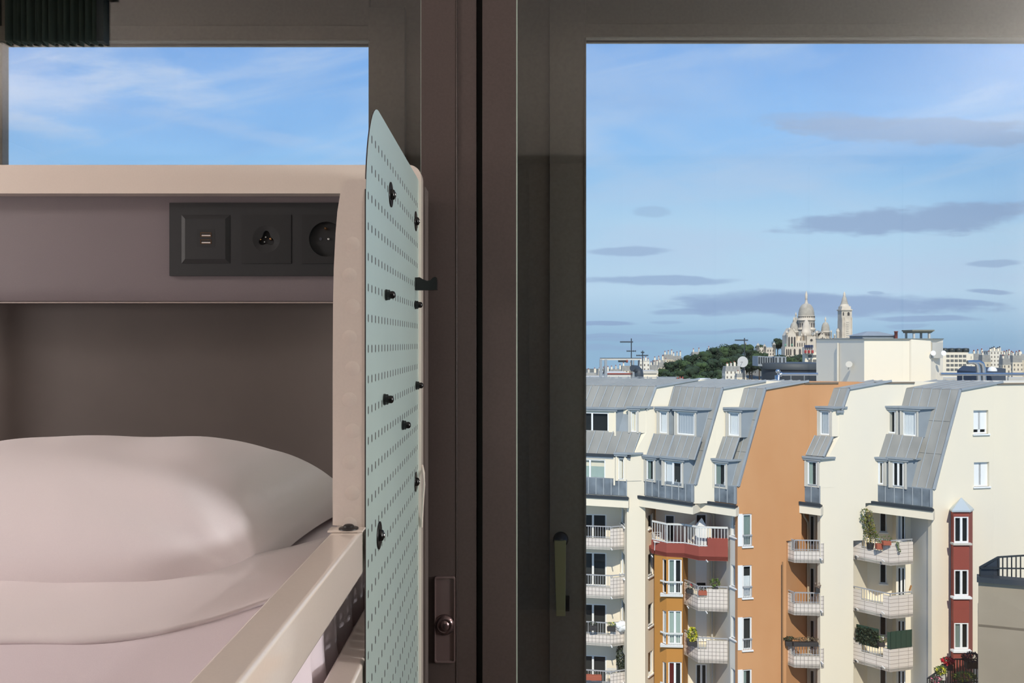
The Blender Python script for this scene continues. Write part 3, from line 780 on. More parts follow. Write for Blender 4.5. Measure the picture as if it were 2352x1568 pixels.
# heights of the mansard, the same for every unit
Z_C0 = CZ-9.05; Z_C1 = CZ-8.55; Z_K0 = CZ-8.45; Z_K1 = CZ-7.55; Z_S = CZ-2.50; Z_R = CZ-2.12; S_S = 1.66; S_R = 4.1
S_0 = .22
def slope_s(z): return max(0, S_0+(z-Z_K1)/(Z_S-Z_K1)*(S_S-S_0))
class Unit:
    def __init__(s, pR, YR, pxL, ratio):
        s.R = Vector((XX(pR, YR), YR, 0)); k = (pxL-CX)/F
        t = (s.R.x-k*YR)/(1+k*ratio); s.Lp = Vector((s.R.x-t, YR+ratio*t, 0)); s.E = s.Lp-s.R; s.len = s.E.length; s.e = s.E/s.len
        s.n = Vector((s.e.y, -s.e.x, 0)); s.n = s.n if s.n.y < 0 else -s.n
    def p(s, t, sh, z): q = s.R+s.E*t+GD*sh; q.z = z; return q          # t 0 at the right verge, 1 at the left end
    def tpx(s, px, sh):
        A = s.R+GD*sh; k = (px-CX)/F; return (k*A.y-A.x)/(s.E.x-k*s.E.y)
    def zpx(s, px, py, sh): t = s.tpx(px, sh); q = s.R+GD*sh+s.E*t; return ZZ(py, q.y)
    def facet(s, pxa, pxb, sh):
        f = Facet.__new__(Facet); a = s.p(s.tpx(pxa, sh), sh, 0); b = s.p(s.tpx(pxb, sh), sh, 0)
        f.a = a; f.b = b; f.d = b-a; f.L = f.d.length; f.u = f.d/f.L; f.n = s.n; return f
def unit_roof(B, u, gable_poly=None, gmat=None, zinc_full=True, kz=True, smax=9, upper=True, glabel=None, rib=.42, lab='', tl=1.0):
    prof = gable_poly or [(0, Z_C1), (0, Z_K1), (S_0, Z_K1), (S_S, Z_S), (S_R, Z_R), (smax, Z_R-.1), (smax, Z_C1)]
    b = MB(); b.prism([u.p(0, s_, z) for s_, z in prof], u.E*tl); b.build('gable_wall', gmat or M_cream, B, label=glabel)
    EE = u.E
    if zinc_full:
        zinc_sheet(B, 'mansard_slope', u.p(0, S_0, Z_K1), EE, Vector(GD*(S_S-S_0))+Vector((0, 0, Z_S-Z_K1)), rib, label='grey zinc mansard slope', cross=(.35, .68))
    if kz:
        b = MB(); b.ob(u.p(0, -.03, Z_K1-.02), EE, Vector(GD*(S_0+.06)), (0, 0, .05)); b.build('skirt_ledge', M_zinc2, B)
        zinc_sheet(B, 'zinc_skirt', u.p(0, -.01, Z_K0), EE, (0, 0, Z_K1-Z_K0), rib, M_skirt)
    if upper:
        zinc_sheet(B, 'upper_roof', u.p(0, S_S, Z_S), EE, Vector(GD*(S_R-S_S))+Vector((0, 0, Z_R-Z_S)), rib, M_zinc)
    # verge flashing
    b = MB(); w = .10
    def vbar(p0, p1): b.bar(p0-u.e*0, p1-u.e*0, .12, .16, 0, up=u.n)
    if zinc_full: vbar(u.p(0, S_0-.1, Z_K1), u.p(0, S_S, Z_S+.02)); vbar(u.p(0, -.02, Z_K0), u.p(0, -.02, Z_K1))
    if upper: vbar(u.p(0, S_S, Z_S+.02), u.p(0, S_R, Z_R+.02))
    if b.v: b.build('verge_flashing', M_zinc2, B)
def cornice(B, u, ext=.12, pxl=None, mat_=None):
    b = MB(); o = u.n*.30
    a = u.p(0, 0, 0)-u.e*ext; L = u.E+u.e*ext*2
    b.ob(Vector((a.x, a.y, Z_C0))+o*.9-u.n*1.6, L, u.n*1.6, (0, 0, Z_C1-Z_C0-.06)); b.build('cornice', mat_ or M_cream, B)
    g = MB(); g.ob(Vector((a.x, a.y, Z_C1-.06))+u.n*.02, L, o*1.05, (0, 0, .09)); g.ob(Vector((a.x, a.y, Z_C1+.03))+u.n*.26, L, u.n*.08, (0, 0, .08)); g.build('gutter', M_zdark, B)
def dormer(B, u, pa, pb, ya, yb, sh, kind='net', bars=0, hole=None, cap=True, cheek=True, wm=None, surround=.16, lab=None, cm=None):
    """box dormer whose face spans pa..pb and ya..yb in the vertical plane shifted back by sh"""
    fc = u.facet(pa, pb, sh)
    if fc.d.dot(fc.u) < 0: pass
    m = (pa+pb)/2; z1 = u.zpx(m, ya, sh); z0 = u.zpx(m, yb, sh)
    back = slope_s(z1)-sh+.15
    h = [surround, fc.L-surround*.8, z0+.07, z1-.16] if hole is None else hole(fc)
    d = MB(); G = GD*max(back, .3)
    # cheeks
    for uu in (0, fc.L):
        a0 = fc.p(uu, z0); a1 = fc.p(uu, z1)
        d.add([a0, a1, a1+G, a0+G], [(0,1,2,3)], 0)
    d.add([fc.p(0, z1), fc.p(fc.L, z1), fc.p(fc.L, z1)+G, fc.p(0, z1)+G], [(0,1,2,3)], 0)
    w = h; us = [0, w[0], w[1], fc.L]; zs = [z0, w[2], w[3], z1]
    for i in range(3):
        for j in range(3):
            if i == 1 and j == 1: continue
            q = [(us[i], zs[j]), (us[i+1], zs[j]), (us[i+1], zs[j+1]), (us[i], zs[j+1])]
            d.add([fc.p(*k) for k in q], [(0,1,2,3)], 1)
    A = [fc.p(w[0], w[2]), fc.p(w[1], w[2]), fc.p(w[1], w[3]), fc.p(w[0], w[3])]; Bq = [p-fc.n*.10 for p in A]
    d.add(A+Bq, [(0,1,5,4), (1,2,6,5), (2,3,7,6), (3,0,4,7)], 1)
    for uu in (0, fc.L-.09): d.ob(fc.p(uu, z0), fc.u*.09, fc.n*.05, (0, 0, z1-z0), 1)
    dm_ = d.build('dormer', [cm or M_zinc2, wm or M_dorm], B, label=lab)
    window(dm_, fc, w, kind, bars, rec=.07, sill=False, fw=.06)
    if cap:
        c = MB(); c.ob(fc.p(-.10, z1, .14), fc.u*(fc.L+.2), G-fc.n*.1, (0, 0, .10)); c.ob(fc.p(-.08, z1-.10, .10), fc.u*(fc.L+.16), -fc.n*.1, (0, 0, .10)); c.build('dormer_cap', M_zinc2, dm_)
    return fc, z0, z1
def apron(B, u, pa, pb, yt, yb, sht, shb, rib=.35, m=None, flash=False):
    ta, tb = u.tpx(pa, shb), u.tpx(pb, shb); z0 = u.zpx((pa+pb)/2, yb, shb); t_a = ta; 
    z1 = u.zpx((pa+pb)/2+25, yt, sht)
    A = u.p(ta, shb, z0); Bp = u.p(tb, shb, z0); V = GD*(sht-shb)+Vector((0, 0, z1-z0))
    o = zinc_sheet(B, 'zinc_apron', A, Bp-A, V, rib, m or M_zinc, th=.05)
    if flash:
        b = MB(); b.bar(Bp, Bp+V, .10, .2, up=u.n); b.build('verge_flashing', M_zinc2, B)

FL = [CZ-11.6, CZ-14.35, CZ-17.1, CZ-19.85, CZ-22.6]       # undersides of the balconies

main = thing('apartment_building', 'tall cream and orange block of flats with stepped zinc mansards opposite the window', 'building', (12, 42, GZ))
uA = Unit(1440, 42.9, 1120, .30); uB = Unit(1592, 41.3, 1470, .8); uC = Unit(1690, 40.8, 1619, .8)
uD = Unit(1884, 41.0, 1845, .8); uE = Unit(2140, 40.0, 1994, .8)

# gable outlines (distance back along the gable, height)
kdir_ = lambda px: (px-CX)/F
stepA = [(0, Z_C1), (0, Z_K1), (.32, CZ-6.35), (.9, CZ-4.9), (.95, CZ-3.7), (1.33, CZ-3.55), (S_S, Z_S), (S_R, Z_R), (9, Z_R-.1), (9, Z_C1)]
unit_roof(main, uA, [(0, Z_C1), (0, Z_K1), (.35, Z_K1), (.35, CZ-6.25), (1.12, CZ-5.0), (1.12, CZ-3.8), (1.2, CZ-3.75), (S_S, Z_S), (S_R, Z_R), (9, Z_R-.1), (9, Z_C1)], zinc_full=False, kz=True)
unit_roof(main, uB); unit_roof(main, uC, gmat=M_orange, glabel='orange rendered gable wall')
unit_roof(main, uD, [(0, Z_C1), (0, Z_K1), (.32, Z_K1), (.32, CZ-6.3), (1.1, CZ-5.0), (1.1, CZ-3.8), (1.2, CZ-3.75), (S_S, Z_S), (S_R, Z_R), (9, Z_R-.1), (9, Z_C1)], zinc_full=False, upper=True)
s1E = (kdir_(2216)*uE.R.y-uE.R.x)/(GD.x-kdir_(2216)*GD.y)
unit_roof(main, uE, [(0, Z_C1), (0, Z_K1), (S_0, Z_K1), (S_S, Z_S), (S_R, Z_R), (16, Z_R-.1), (16, Z_S-.06), (s1E, Z_S-.06), (s1E, Z_C1)])
for u_ in (uA, uB, uC, uD, uE): cornice(main, u_, mat_=M_cream)

# ---- unit A: wide dormer rows
zinc_sheet(main, 'mansard_slope', uA.p(0, 1.14, CZ-3.78), uA.E, Vector(GD*(S_S-1.14))+Vector((0, 0, Z_S-CZ+3.78)), .45)
b = MB(); b.bar(uA.p(0, 1.2, CZ-3.7), uA.p(0, S_S, Z_S), .12, .16, up=uA.n); b.build('verge_flashing', M_zinc2, main)
dormer(main, uA, 1262, 1415, 938, 998, .70, 'net_half', 2, lambda f: [.6, f.L-.42, uA.zpx(1370, 991, .70), uA.zpx(1370, 947, .70)], wm=M_cream, lab='wide cream dormer')
dormer(main, uA, 1443, 1467, 937, 994, .72, 'net_half', 0, cm=M_cream)
tt = uA.tpx(1441, .8)
b = MB(); q0 = uA.p(uA.tpx(1417, .9), .95, CZ-5.0); q1 = uA.p(uA.tpx(1441, .9), .95, CZ-5.0)
b.ob(q0, q1-q0, Vector(GD*.4)+Vector((0, 0, 1.4)), uA.n*.05); b.build('zinc_infill', M_zinc2, main)
zinc_sheet(main, 'zinc_apron', uA.p(0, .33, CZ-6.22), uA.E, Vector(GD*.46)+Vector((0, 0, 1.25)), .5)
b = MB(); b.ob(uA.p(0, .22, CZ-6.34)+uA.n*.05, uA.E, uA.n*.14, (0, 0, .14)); b.build('gutter', M_zdark, main)
b = MB(); b.ob(uA.p(0, .2, CZ-6.46)+uA.n*.12, uA.E, -uA.n*.2, (0, 0, .12)); b.build('zinc_edge', M_zinc2, main)
dormer(main, uA, 1262, 1413, 1046, 1110, -.03, 'green_short', 2, lambda f: [.6, f.L-.55, uA.zpx(1370, 1101, -.03), uA.zpx(1370, 1055, -.03)], wm=M_cream, cap=False, lab='cream window band under the zinc apron')
dormer(main, uA, 1414, 1438, 1043, 1104, -.12, 'net_half', 0, wm=M_cream, cm=M_cream)
# ---- unit B
dormer(main, uB, 1509, 1537, 938, 997, .55, 'net', 0); dormer(main, uB, 1549, 1600, 940, 1001, .55, 'net', 0)
apron(main, uB, 1487, 1532, 998, 1047, .50, .08); apron(main, uB, 1534, 1596, 1002, 1053, .50, .08)
dormer(main, uB, 1479, 1506, 1049, 1106, -.08, 'green_half', 0); dormer(main, uB, 1520, 1570, 1053, 1117, -.08, 'net_half', 1)
# ---- unit C
dormer(main, uC, 1667, 1703, 940, 1003, .55, 'net', 0)
apron(main, uC, 1640, 1682, 1004, 1054, .50, .08)
dormer(main, uC, 1635, 1671, 1057, 1121, -.08, 'green_half', 0)
# ---- unit D
dormer(main, uD, 1877, 1911, 937, 1001, .72, 'net', 0, cm=M_cream)
zinc_sheet(main, 'mansard_slope', uD.p(0, 1.25, CZ-3.62), uD.E, Vector(GD*(S_S-1.25))+Vector((0, 0, Z_S-CZ+3.62)), .38)
b = MB(); b.bar(uD.p(0, 1.25, CZ-3.62), uD.p(0, S_S, Z_S), .12, .18, up=uD.n); b.bar(uD.p(0, .9, CZ-3.68), uD.p(0, 1.3, CZ-3.68), .12, .22, up=uD.n); b.build('verge_flashing', M_zinc2, main)
apron(main, uD, 1852, 1892, 1002, 1047, .6, .08, flash=True)
dormer(main, uD, 1848, 1882, 1052, 1118, -.06, 'green_half', 0, cm=M_cream)
# ---- unit E
dormer(main, uE, 2027, 2063, 936, 997, .55, 'net_half', 0); dormer(main, uE, 2067, 2110, 938, 1003, .55, 'net', 0)
apron(main, uE, 2013, 2058, 998, 1050, .50, .08, .55); apron(main, uE, 2058, 2104, 1003, 1053, .50, .08, .55)
dormer(main, uE, 2000, 2036, 1053, 1114, -.08, 'dark', 1, surround=.2); dormer(main, uE, 2041, 2083, 1054, 1121, -.08, 'dark', 1, surround=.2)

# ---- gable walls down to the ground
def base(u, s0, s1, name, m, holes_px=(), z1=Z_C1, **k):
    a = u.p(0, s0, 0); c = u.p(0, s1, 0); f = Facet.__new__(Facet); f.a = a; f.b = c; f.d = c-a; f.L = f.d.length; f.u = f.d/f.L
    n = Vector((f.u.y, -f.u.x, 0)); f.n = n if n.y < 0 else -n
    H = [f.rect(*h) for h in holes_px]
    wall(main, name, m, f, GZ, z1, H, **k); return f, H
def kdir(px): return (px-CX)/F
def s_at(u, px):      # distance along the gable at a pixel column
    k = kdir(px); return (k*u.R.y-u.R.x)/(GD.x-k*GD.y)
# strip between A and B
fA, _ = base(uA, 0, s_at(uA, 1482), 'wall', M_cream)
# orange wall with the window bays at its left edge
oh = [(1706, 1727, 1180, 1254), (1706, 1727, 1298, 1372), (1706, 1727, 1417, 1492), (1706, 1727, 1537, 1600)]
fO, HO = base(uC, s_at(uC, 1694), s_at(uC, 1806), 'wall', M_orange, oh, label='orange rendered wall')
for h, k in zip(HO, ('green', 'net_short', 'dark', 'green_half')):
    w = window(main, fO, h, k, 0, rec=.08, fw=.1, lab='narrow white corner window on the orange wall')
    r = MB(); zr = h[2]+.55
    for t_ in range(6): q = fO.p(h[0]+.04+(h[1]-h[0]-.08)*t_/5, h[2]+.02, .02); r.ob(q, fO.u*.02, fO.n*.02, (0, 0, .52))
    r.ob(fO.p(h[0], zr, .01), fO.u*(h[1]-h[0]), fO.n*.05, (0, 0, .06)); r.build('guard_rail', M_rail, w)
for h in HO: MB().ob(fO.p(h[0]-.28, h[2]+.02, .0), fO.u*.26, fO.n*.03, (0, 0, h[3]-h[2])).build('corner_panel', M_pvc, main)
def patch(u, pa, pb, m):
    a = u.p(0, s_at(u, pa), 0); c = u.p(0, s_at(u, pb), 0); f = Facet.__new__(Facet); f.a = a; f.b = c; f.d = c-a; f.L = f.d.length; f.u = f.d/f.L
    n = Vector((f.u.y, -f.u.x, 0)); f.n = n if n.y < 0 else -n
    wall(main, 'wall', m, f, FL[0]+1.1, Z_C1, back=False)
patch(uC, 1806, 1841, M_orange); patch(uD, 1960, 1988, M_cream)
# white wall between D and E
fW, _ = base(uD, 0, s_at(uD, 1960), 'wall', M_cream, z1=Z_C1)
# right white wall with two windows and the red bay beside it
smx = s_at(uE, 2480)
fE, HE = base(uE, 0, smx, 'wall', M_cream, [])
# upper gable of E: real holes for two windows, so a facing panel carries them
holes = [(2236, 2270, 942, 996), (2237, 2272, 1061, 1117)]
wf = fE
H = [wf.rect(*h) for h in holes]
wall(main, 'wall', M_cream, wf, Z_C1, Z_S-.06, H, depth=.25, u0=s1E, u1=fE.L)
window(main, wf, H[0], 'shutter_gap', 1, rec=.18, lab='small window with its white roller shutter almost closed')
window(main, wf, H[1], 'shutter', 1, rec=.18, lab='small window with its white roller shutter closed')

# ---- floors below the cornice
WFLOORS = 4
def loop_wall(pts, m, name='wall', z0=GZ, z1=Z_C0+.05, holes=None, mats=None, labels=None):
    out = []
    for i in range(len(pts)-1):
        f = Facet(pts[i], pts[i+1]); H = [f.rect(*h[:4]) for h in (holes or {}).get(i, [])]
        wall(main, name, (mats or {}).get(i, m), f, z0, z1, H, back=False)
        for h, hp in zip(H, (holes or {}).get(i, [])):
            window(main, f, h, hp[4], hp[5] if len(hp) > 5 else 0, rec=.09, lab=hp[6] if len(hp) > 6 else None, sill=len(hp) <= 7)
        out.append((f, H))
    return out
def rows(pa, pb, ys, kinds, bars=0): return [(pa, pb, y0, y1, k, bars) for (y0, y1), k in zip(ys, kinds)]
# A column: recess behind the left balconies
loop_wall([(1115, 45.5), (1424, 44.6), (1438, 43.0)], M_cream, holes={0: rows(1300, 1393, [(1180, 1240), (1268, 1345), (1386, 1458), (1504, 1575)], ('net_half', 'dark', 'dark', 'dark'), 2),
    1: rows(1426, 1435, [(1166, 1205), (1268, 1322), (1380, 1432), (1496, 1560)], ('dark',)*4)})
# B and C column
zB = Z_C0+.05
loop_wall([(1482, 43.35), (1504, 44.3), (1506, 42.9)], M_cream, holes={0: rows(1489, 1500, [(1180, 1212), (1270, 1322), (1385, 1436), (1495, 1548)], ('dark',)*4)}, mats={1: M_ochre})
zT = FL[0]+.05
loop_wall([(1503, 42.95), (1531, 42.25), (1568, 42.2), (1572, 43.0), (1580, 43.9)], M_ochre, z1=zT, name='ochre_bay',
    holes={1: rows(1535, 1566, [(1284, 1364), (1402, 1480), (1520, 1600)], ('green_half', 'green', 'red_half'), 1), 0: rows(1521, 1530, [(1284, 1362), (1402, 1478), (1520, 1600)], ('dark', 'net', 'dark'))})
for i, (ya, yb) in enumerate([(1364, 1337), (1480, 1455), (1600, 1572)]):
    f = Facet((1531, 42.25), (1568, 42.2)); z0 = f.z(1550, ya); z1 = f.z(1550, yb)
    r = MB(); r.ob(f.p(-.1, z1, .06), f.u*(f.L+.1), f.n*.05, (0, 0, .08)); 
    for k in range(8): r.ob(f.p(.05+k*(f.L-.1)/7, z0, .07), f.u*.02, f.n*.02, (0, 0, z1-z0))
    g = Facet((1519, 42.5), (1531, 42.25)); r.ob(g.p(0, z1, .06), g.u*g.L, g.n*.05, (0, 0, .08))
    r.ob(f.p(-.35, z0-.1, -.02), f.u*(f.L+.35), f.n*.16, (0, 0, .1)); r.build('window_rail', M_railw, main)
loop_wall([(1572, 43.95), (1641, 43.9), (1677, 41.5), (1694, 40.95)], M_cream, name='wall', z1=zB,
    holes={0: [(1598, 1624, 1180, 1242, 'dark', 0), (1598, 1624, 1285, 1350, 'shutter_gap', 0), (1598, 1624, 1400, 1468, 'shutter', 0), (1598, 1624, 1525, 1600, 'dark', 1)],
           2: rows(1679, 1693, [(1185, 1232), (1298, 1348), (1417, 1467), (1537, 1590)], ('net_half',)*4)}, mats={1: M_cream2, 2: M_cream2})
# upper terrace level walls, behind the railing
loop_wall([(1504, 44.3), (1572, 43.95)], M_cream, z0=FL[0]-.1, z1=zB, holes={0: rows(1527, 1550, [(1182, 1245)], ('dark',))})
# D column
loop_wall([(1806, 41.35), (1858, 43.2), (1874, 43.1), (1884, 41.02)], M_cream, holes={1: rows(1861, 1870, [(1185, 1250), (1305, 1372), (1425, 1490), (1540, 1600)], ('dark',)*4)}, mats={0: M_orange, 2: M_cream2})
# E column
loop_wall([(1960, 41.9), (1992, 43.0), (2050, 42.8), (2058, 42.1), (2092, 42.0), (2140, 40.0)], M_cream,
    holes={1: rows(2021, 2037, [(1175, 1222), (1295, 1340), (1415, 1460), (1535, 1585)], ('dark',)*4), 3: rows(2062, 2080, [(1178, 1240), (1303, 1370), (1425, 1485), (1540, 1590)], ('net_half', 'dark', 'dark', 'dark'), 1)}, mats={4: M_cream2})

# ---- balconies
def balcony(pts, z0, h=1.05, notch=None, m=None, th=.14, depth_to=None, rail=True, lab=None, nh=.55, railm=None):
    """parapet along a plan polyline; notch=(px0,px1) is the low stretch with bars"""
    b = MB(); r = MB(); top = z0+h
    P_ = [Vector((XX(*p), p[1], 0)) for p in pts]
    ucum = 0
    for i in range(len(pts)-1):
        f = Facet(pts[i], pts[i+1]); segs = [(0, f.L, h)]
        if notch:
            a, c = f.t(notch[0]), f.t(notch[1])
            if f.a.x > f.b.x: a, c = c, a
            a, c = max(0, min(a, f.L)), max(0, min(c, f.L))
            if notch[0] < max(pts[i][0], pts[i+1][0]) and notch[1] > min(pts[i][0], pts[i+1][0]) and c-a > .05: segs = [(0, a, h), (a, c, nh), (c, f.L, h)]
        for a, c, hh in segs:
            if c-a < .01: continue
            o = f.p(a, z0, 0); U = f.u*(c-a); V = -f.n*th
            v = [o, o+U, o+U+V, o+V]; v += [p+Vector((0, 0, hh)) for p in v]
            q = [(ucum+a, 0), (ucum+c, 0), (ucum+c, hh), (ucum+a, hh)]; zq = [(0.05, .05)]*4
            b.add(v, [(0,1,5,4)], 0, [q]); b.add(v, [(3,2,6,7)], 0, [q]); b.add(v, [(1,2,6,5), (3,0,4,7), (0,1,2,3)], 1); b.add(v, [(4,5,6,7)], 1)
            if hh < h:
                k = max(3, int((c-a)/.13))
                for j in range(k+1): r.ob(f.p(a+(c-a)*j/k-.01, z0+hh, -.06), f.u*.025, f.n*.025, (0, 0, h+.10-hh))
                r.ob(f.p(a, z0+hh+.06, -.06), f.u*(c-a), f.n*.03, (0, 0, .03))
        r.ob(f.p(0, top+.10, -.10), f.u*f.L, f.n*.07, (0, 0, .05))
        for j in range(3): r.ob(f.p(.05+(f.L-.1)*j/2, top, -.08), f.u*.03, f.n*.03, (0, 0, .12))
        ucum += f.L
    # floor slab
    poly = [Vector((p.x, p.y, z0+.02)) for p in P_]; back = depth_to or 44
    poly += [Vector((P_[-1].x, back, z0+.02)), Vector((P_[0].x, back, z0+.02))]
    b.prism(poly, (0, 0, .14), 1)
    # spouts
    o = b.build('balcony', [m or M_tile, M_dorm], main, label=lab)
    if rail: r.build('railing', railm or M_rail, o)
    return o
pA = [(1180, 44.2), (1405, 43.3), (1443, 43.6), (1444, 44.3)]
for i in range(4): balcony(pA, FL[i]+(.08, .12, .25, .32)[i], 1.15, (1300, 1402), depth_to=44.7, nh=.62)
pB = [(1570, 42.9), (1603, 41.75), (1672, 41.6)]
for i in (1, 2): balcony(pB, FL[i], 1.18, (1578, 1623), depth_to=43.9, nh=.72)
pD = [(1801, 41.7), (1824, 41.1), (1889, 41.0), (1908, 41.2)]
for i in range(4): balcony(pD, FL[i], 1.05, (1817, 1882), depth_to=42.6, nh=.62)
pE = [(1959, 41.85), (2045, 40.55), (2097, 40.9)]
for i in range(4): balcony(pE, FL[i], 1.15, (1978, 2028), m=M_tileB, depth_to=43.2, nh=.66)
# red terrace parapet with its long white railing
pT = [(1496, 43.0), (1531, 42.25), (1572, 42.15), (1605, 41.55), (1672, 41.4)]
b = MB(); r = MB()
for i in range(4):
    f = Facet(pT[i], pT[i+1]); hh = .72
    b.ob(f.p(0, FL[0]-.0, 0), f.u*f.L, -f.n*.2, (0, 0, hh))
    if i == 3: a = f.t(1625); b.ob(f.p(a, FL[0]+hh, .004), f.u*(f.L-a), -f.n*.2, (0, 0, .45))
    k = max(4, int(f.L/.16)); zb_ = FL[0]+(hh if i < 3 else hh)
    for j in range(k+1): r.ob(f.p(f.L*j/k-.01, zb_, -.1), f.u*.03, f.n*.03, (0, 0, 1.0))
    r.ob(f.p(0, FL[0]+hh+.98, -.12), f.u*f.L, f.n*.08, (0, 0, .09)); r.ob(f.p(0, FL[0]+hh+.02, -.10), f.u*f.L, f.n*.04, (0, 0, .05))
P_ = [Vector((XX(*p), p[1], FL[0]+.02)) for p in pT]
b.prism(P_+[Vector((P_[-1].x, 43.9, P_[0].z)), Vector((P_[0].x, 44.2, P_[0].z))], (0, 0, .2))
tr = b.build('terrace_parapet', M_red, main, label='brick red zigzag terrace parapet'); r.build('railing', M_railw, tr)
# white divider panels standing on the terrace
b = MB(); q = P(1588, 1245, 42.6)
def slabpx(pts, Y, th, m, name, par): 
    b = MB(); b.prism([P(x, y, Y) for x, y in pts], (0, th, 0)); return b.build(name, m, par)
slabpx([(1579, 1206), (1597, 1193), (1597, 1250), (1579, 1250)], 42.9, .06, M_cream, 'divider_panel', main)
slabpx([(1597, 1207), (1612, 1189), (1625, 1212), (1625, 1254), (1597, 1250)], 42.5, .06, M_pvc, 'divider_panel', main)
slabpx([(1625, 1206), (1634, 1212), (1634, 1256), (1625, 1254)], 42.4, .06, M_cream, 'divider_panel', main)
# downpipes
def pipe(pts, r=.06, m=None): MB().tube([P(*p) for p in pts], r, 8).build('downpipe', m or M_pipe, main)
pipe([(1481, 1165, 43.2), (1481, 1250, 43.2), (1479.5, 1600, 43.2)])
pipe([(1615, 1160, 42.6), (1622, 1172, 43.3), (1634, 1184, 43.7), (1636, 1600, 43.7)], m=M_dorm)
pipe([(1843, 1172, 42.2), (1846, 1185, 42.6), (1856, 1200, 42.9), (1856, 1600, 42.9)])
pipe([(2004, 1180, 43.3), (2004, 1600, 43.3)], .05, M_cream2)
pipe([(1797.5, 1290, 40.98), (1797.5, 1600, 40.98)], .035, mat('stained_joint', (150, 112, 76), .9))
for (x, y, Y) in [(1497, 1276, 42.7), (1623, 1287, 41.4), (1579, 1393, 42.3), (1622, 1405, 41.6), (1404, 1260, 43.1), (1404, 1372, 43.1), (1404, 1483, 43.1), (1967, 1276, 41.6), (2027, 1286, 40.6), (1967, 1397, 41.6), (2027, 1406, 40.6), (1967, 1516, 41.6), (2028, 1531, 40.6), (1885, 1282, 40.9), (1886, 1402, 40.9), (1887, 1520, 40.9)]:
    q = P(x, y, Y); MB().bar(q+Vector((0, .1, 0)), q+Vector((.02, -.16, -.02)), .045, .045).build('spout', M_pvc, main)

# ---- red window bay on the right wall
Yb = fE.p(fE.t(2208)).y-.0
pR = [(2184, Yb-.15), (2190, Yb-.75), (2226, Yb-.75), (2234, Yb-.15)]
zt = ZZ(1171, Yb-.75)
hol = {1: rows(2191.5, 2225, [(1186, 1246), (1308, 1368), (1430, 1490)], ('dark', 'dark', 'green_half'), 1)}
for i in range(3):
    f = Facet(pR[i], pR[i+1]); H = [f.rect(*h[:4]) for h in hol.get(i, [])]
    wall(main, 'red_bay', M_red, f, GZ, zt, H, back=False)
    for h, hp in zip(H, hol.get(i, [])): window(main, f, h, hp[4], 1, rec=.06, fw=.07)
b = MB(); a = P(2208, 1142, Yb-.2); cs = [P(2181, 1168, Yb-.1), P(2187, 1172, Yb-.85), P(2229, 1172, Yb-.85), P(2237, 1168, Yb-.1)]
b.add([a]+cs+[c+Vector((0, 0, -.08)) for c in cs], [(0,1,2), (0,2,3), (0,3,4), (0,4,1), (1,2,6,5), (2,3,7,6), (3,4,8,7), (5,6,7,8)]); b.build('bay_roof', mat('pale_zinc', (196, 204, 206), .4, .3), main)
for y in (1252, 1376, 1499):
    q = P(2190, y, Yb-.85); MB().ob(q, P(2233, y, Yb-.85)-q, (0, .3, 0), (0, 0, .1)).build('bay_sill', M_pvc if y > 1300 else M_dorm, main)

# flat roof deck and back body
b = MB()
b.prism([Vector((XX(1125, 47), 47, CZ-3.4)), Vector((XX(1880, 43.5), 43.5, CZ-3.4)), Vector((XX(2500, 43), 43, CZ-3.4)), Vector((XX(2600, 60), 60, CZ-3.4)), Vector((XX(1200, 60), 60, CZ-3.4))], (0, 0, .3))
b.box(XX(1125, 46), XX(2420, 46), 46, 58, GZ, CZ-3.2); b.build('roof_deck', M_dorm, main)
# parapet coping on the flat tops
for u_, pa, pb, y in ((uC, 1848, 1925, 878), (uD, 2013, 2100, 878), (uE, 2290, 2480, 878)):
    s0, s1 = s_at(u_, pa), s_at(u_, pb); b = MB(); a = u_.p(0, s0, Z_R-.12); c = u_.p(0, s1, Z_R-.12)
    b.ob(a+Vector((0, -.06, 0)), c-a, (0, .35, 0), (0, 0, .08)); b.build('coping', mat('brown_coping', (122, 108, 92), .7), main)
# ================================================================ on the roofs
RZ = CZ-2.3
pent = thing('rooftop_block', 'cream and grey rooftop plant block standing on the flat roof opposite', 'rooftop block', P(2000, 878, 46))
pl = [(1875, 51.5), (1985, 45.6), (2088, 45.3), (2093, 45.2), (2138, 45.2), (2149, 45.8), (2166, 46.4), (2150, 50), (1950, 50.5)]
b = MB(); b.prism([Vector((XX(*p), p[1], CZ-3.2)) for p in pl], (0, 0, 3.33)); 
b.build('block_wall', M_cream, pent)
b = MB(); b.prism([Vector((XX(*p)*1.0, p[1], 0))+Vector((0, 0, CZ+.13)) for p in [(1873, 51.5), (1985, 45.5), (2088, 45.2), (2142, 45.1), (2168, 46.4), (2150, 50), (1950, 50.5)]], (0, 0, .05)); b.build('coping', mat('coping_grey', (120, 126, 122), .6), pent)
b = MB(); q = P(1926, 870, 46.55); b.bar(P(1924, 890, 48.5), P(1924, 787, 48.5), .12, .08); b.build('pipe_chase', M_dorm, pent)
b = MB(); q = P(1951, 838, 46.9); b.lathe([(.005, 0), (.12, .03), (.17, .09), (.19, .16)], q, 20, (-.5, -.8, .3)); b.bar(q, P(1948, 848, 47.1), .05, .05); b.build('wall_dish', M_dorm, pent, label='small pale dish on the grey side')
b = MB(); b.prism([P(2141, 786, 45.2), P(2166, 786, 45.7), P(2166, 822, 45.7), P(2141, 822, 45.2)], (0, .4, 0)); b.build('cabinet', M_dorm, pent)
b = MB(); 
for x in (2141, 2165): b.lathe([(.005, 0), (.12, .04), (.15, .12)], P(x, 811, 45.1), 14, (0, -1, .1))
b.build('wall_lamp', M_pvc, pent)
t = thing('skylight', 'low grey pyramid skylight on the rooftop block', 'skylight', P(2005, 777, 47))
a, h = 0.95, .28; c = P(2004, 778, 47.2); z0 = CZ+.18
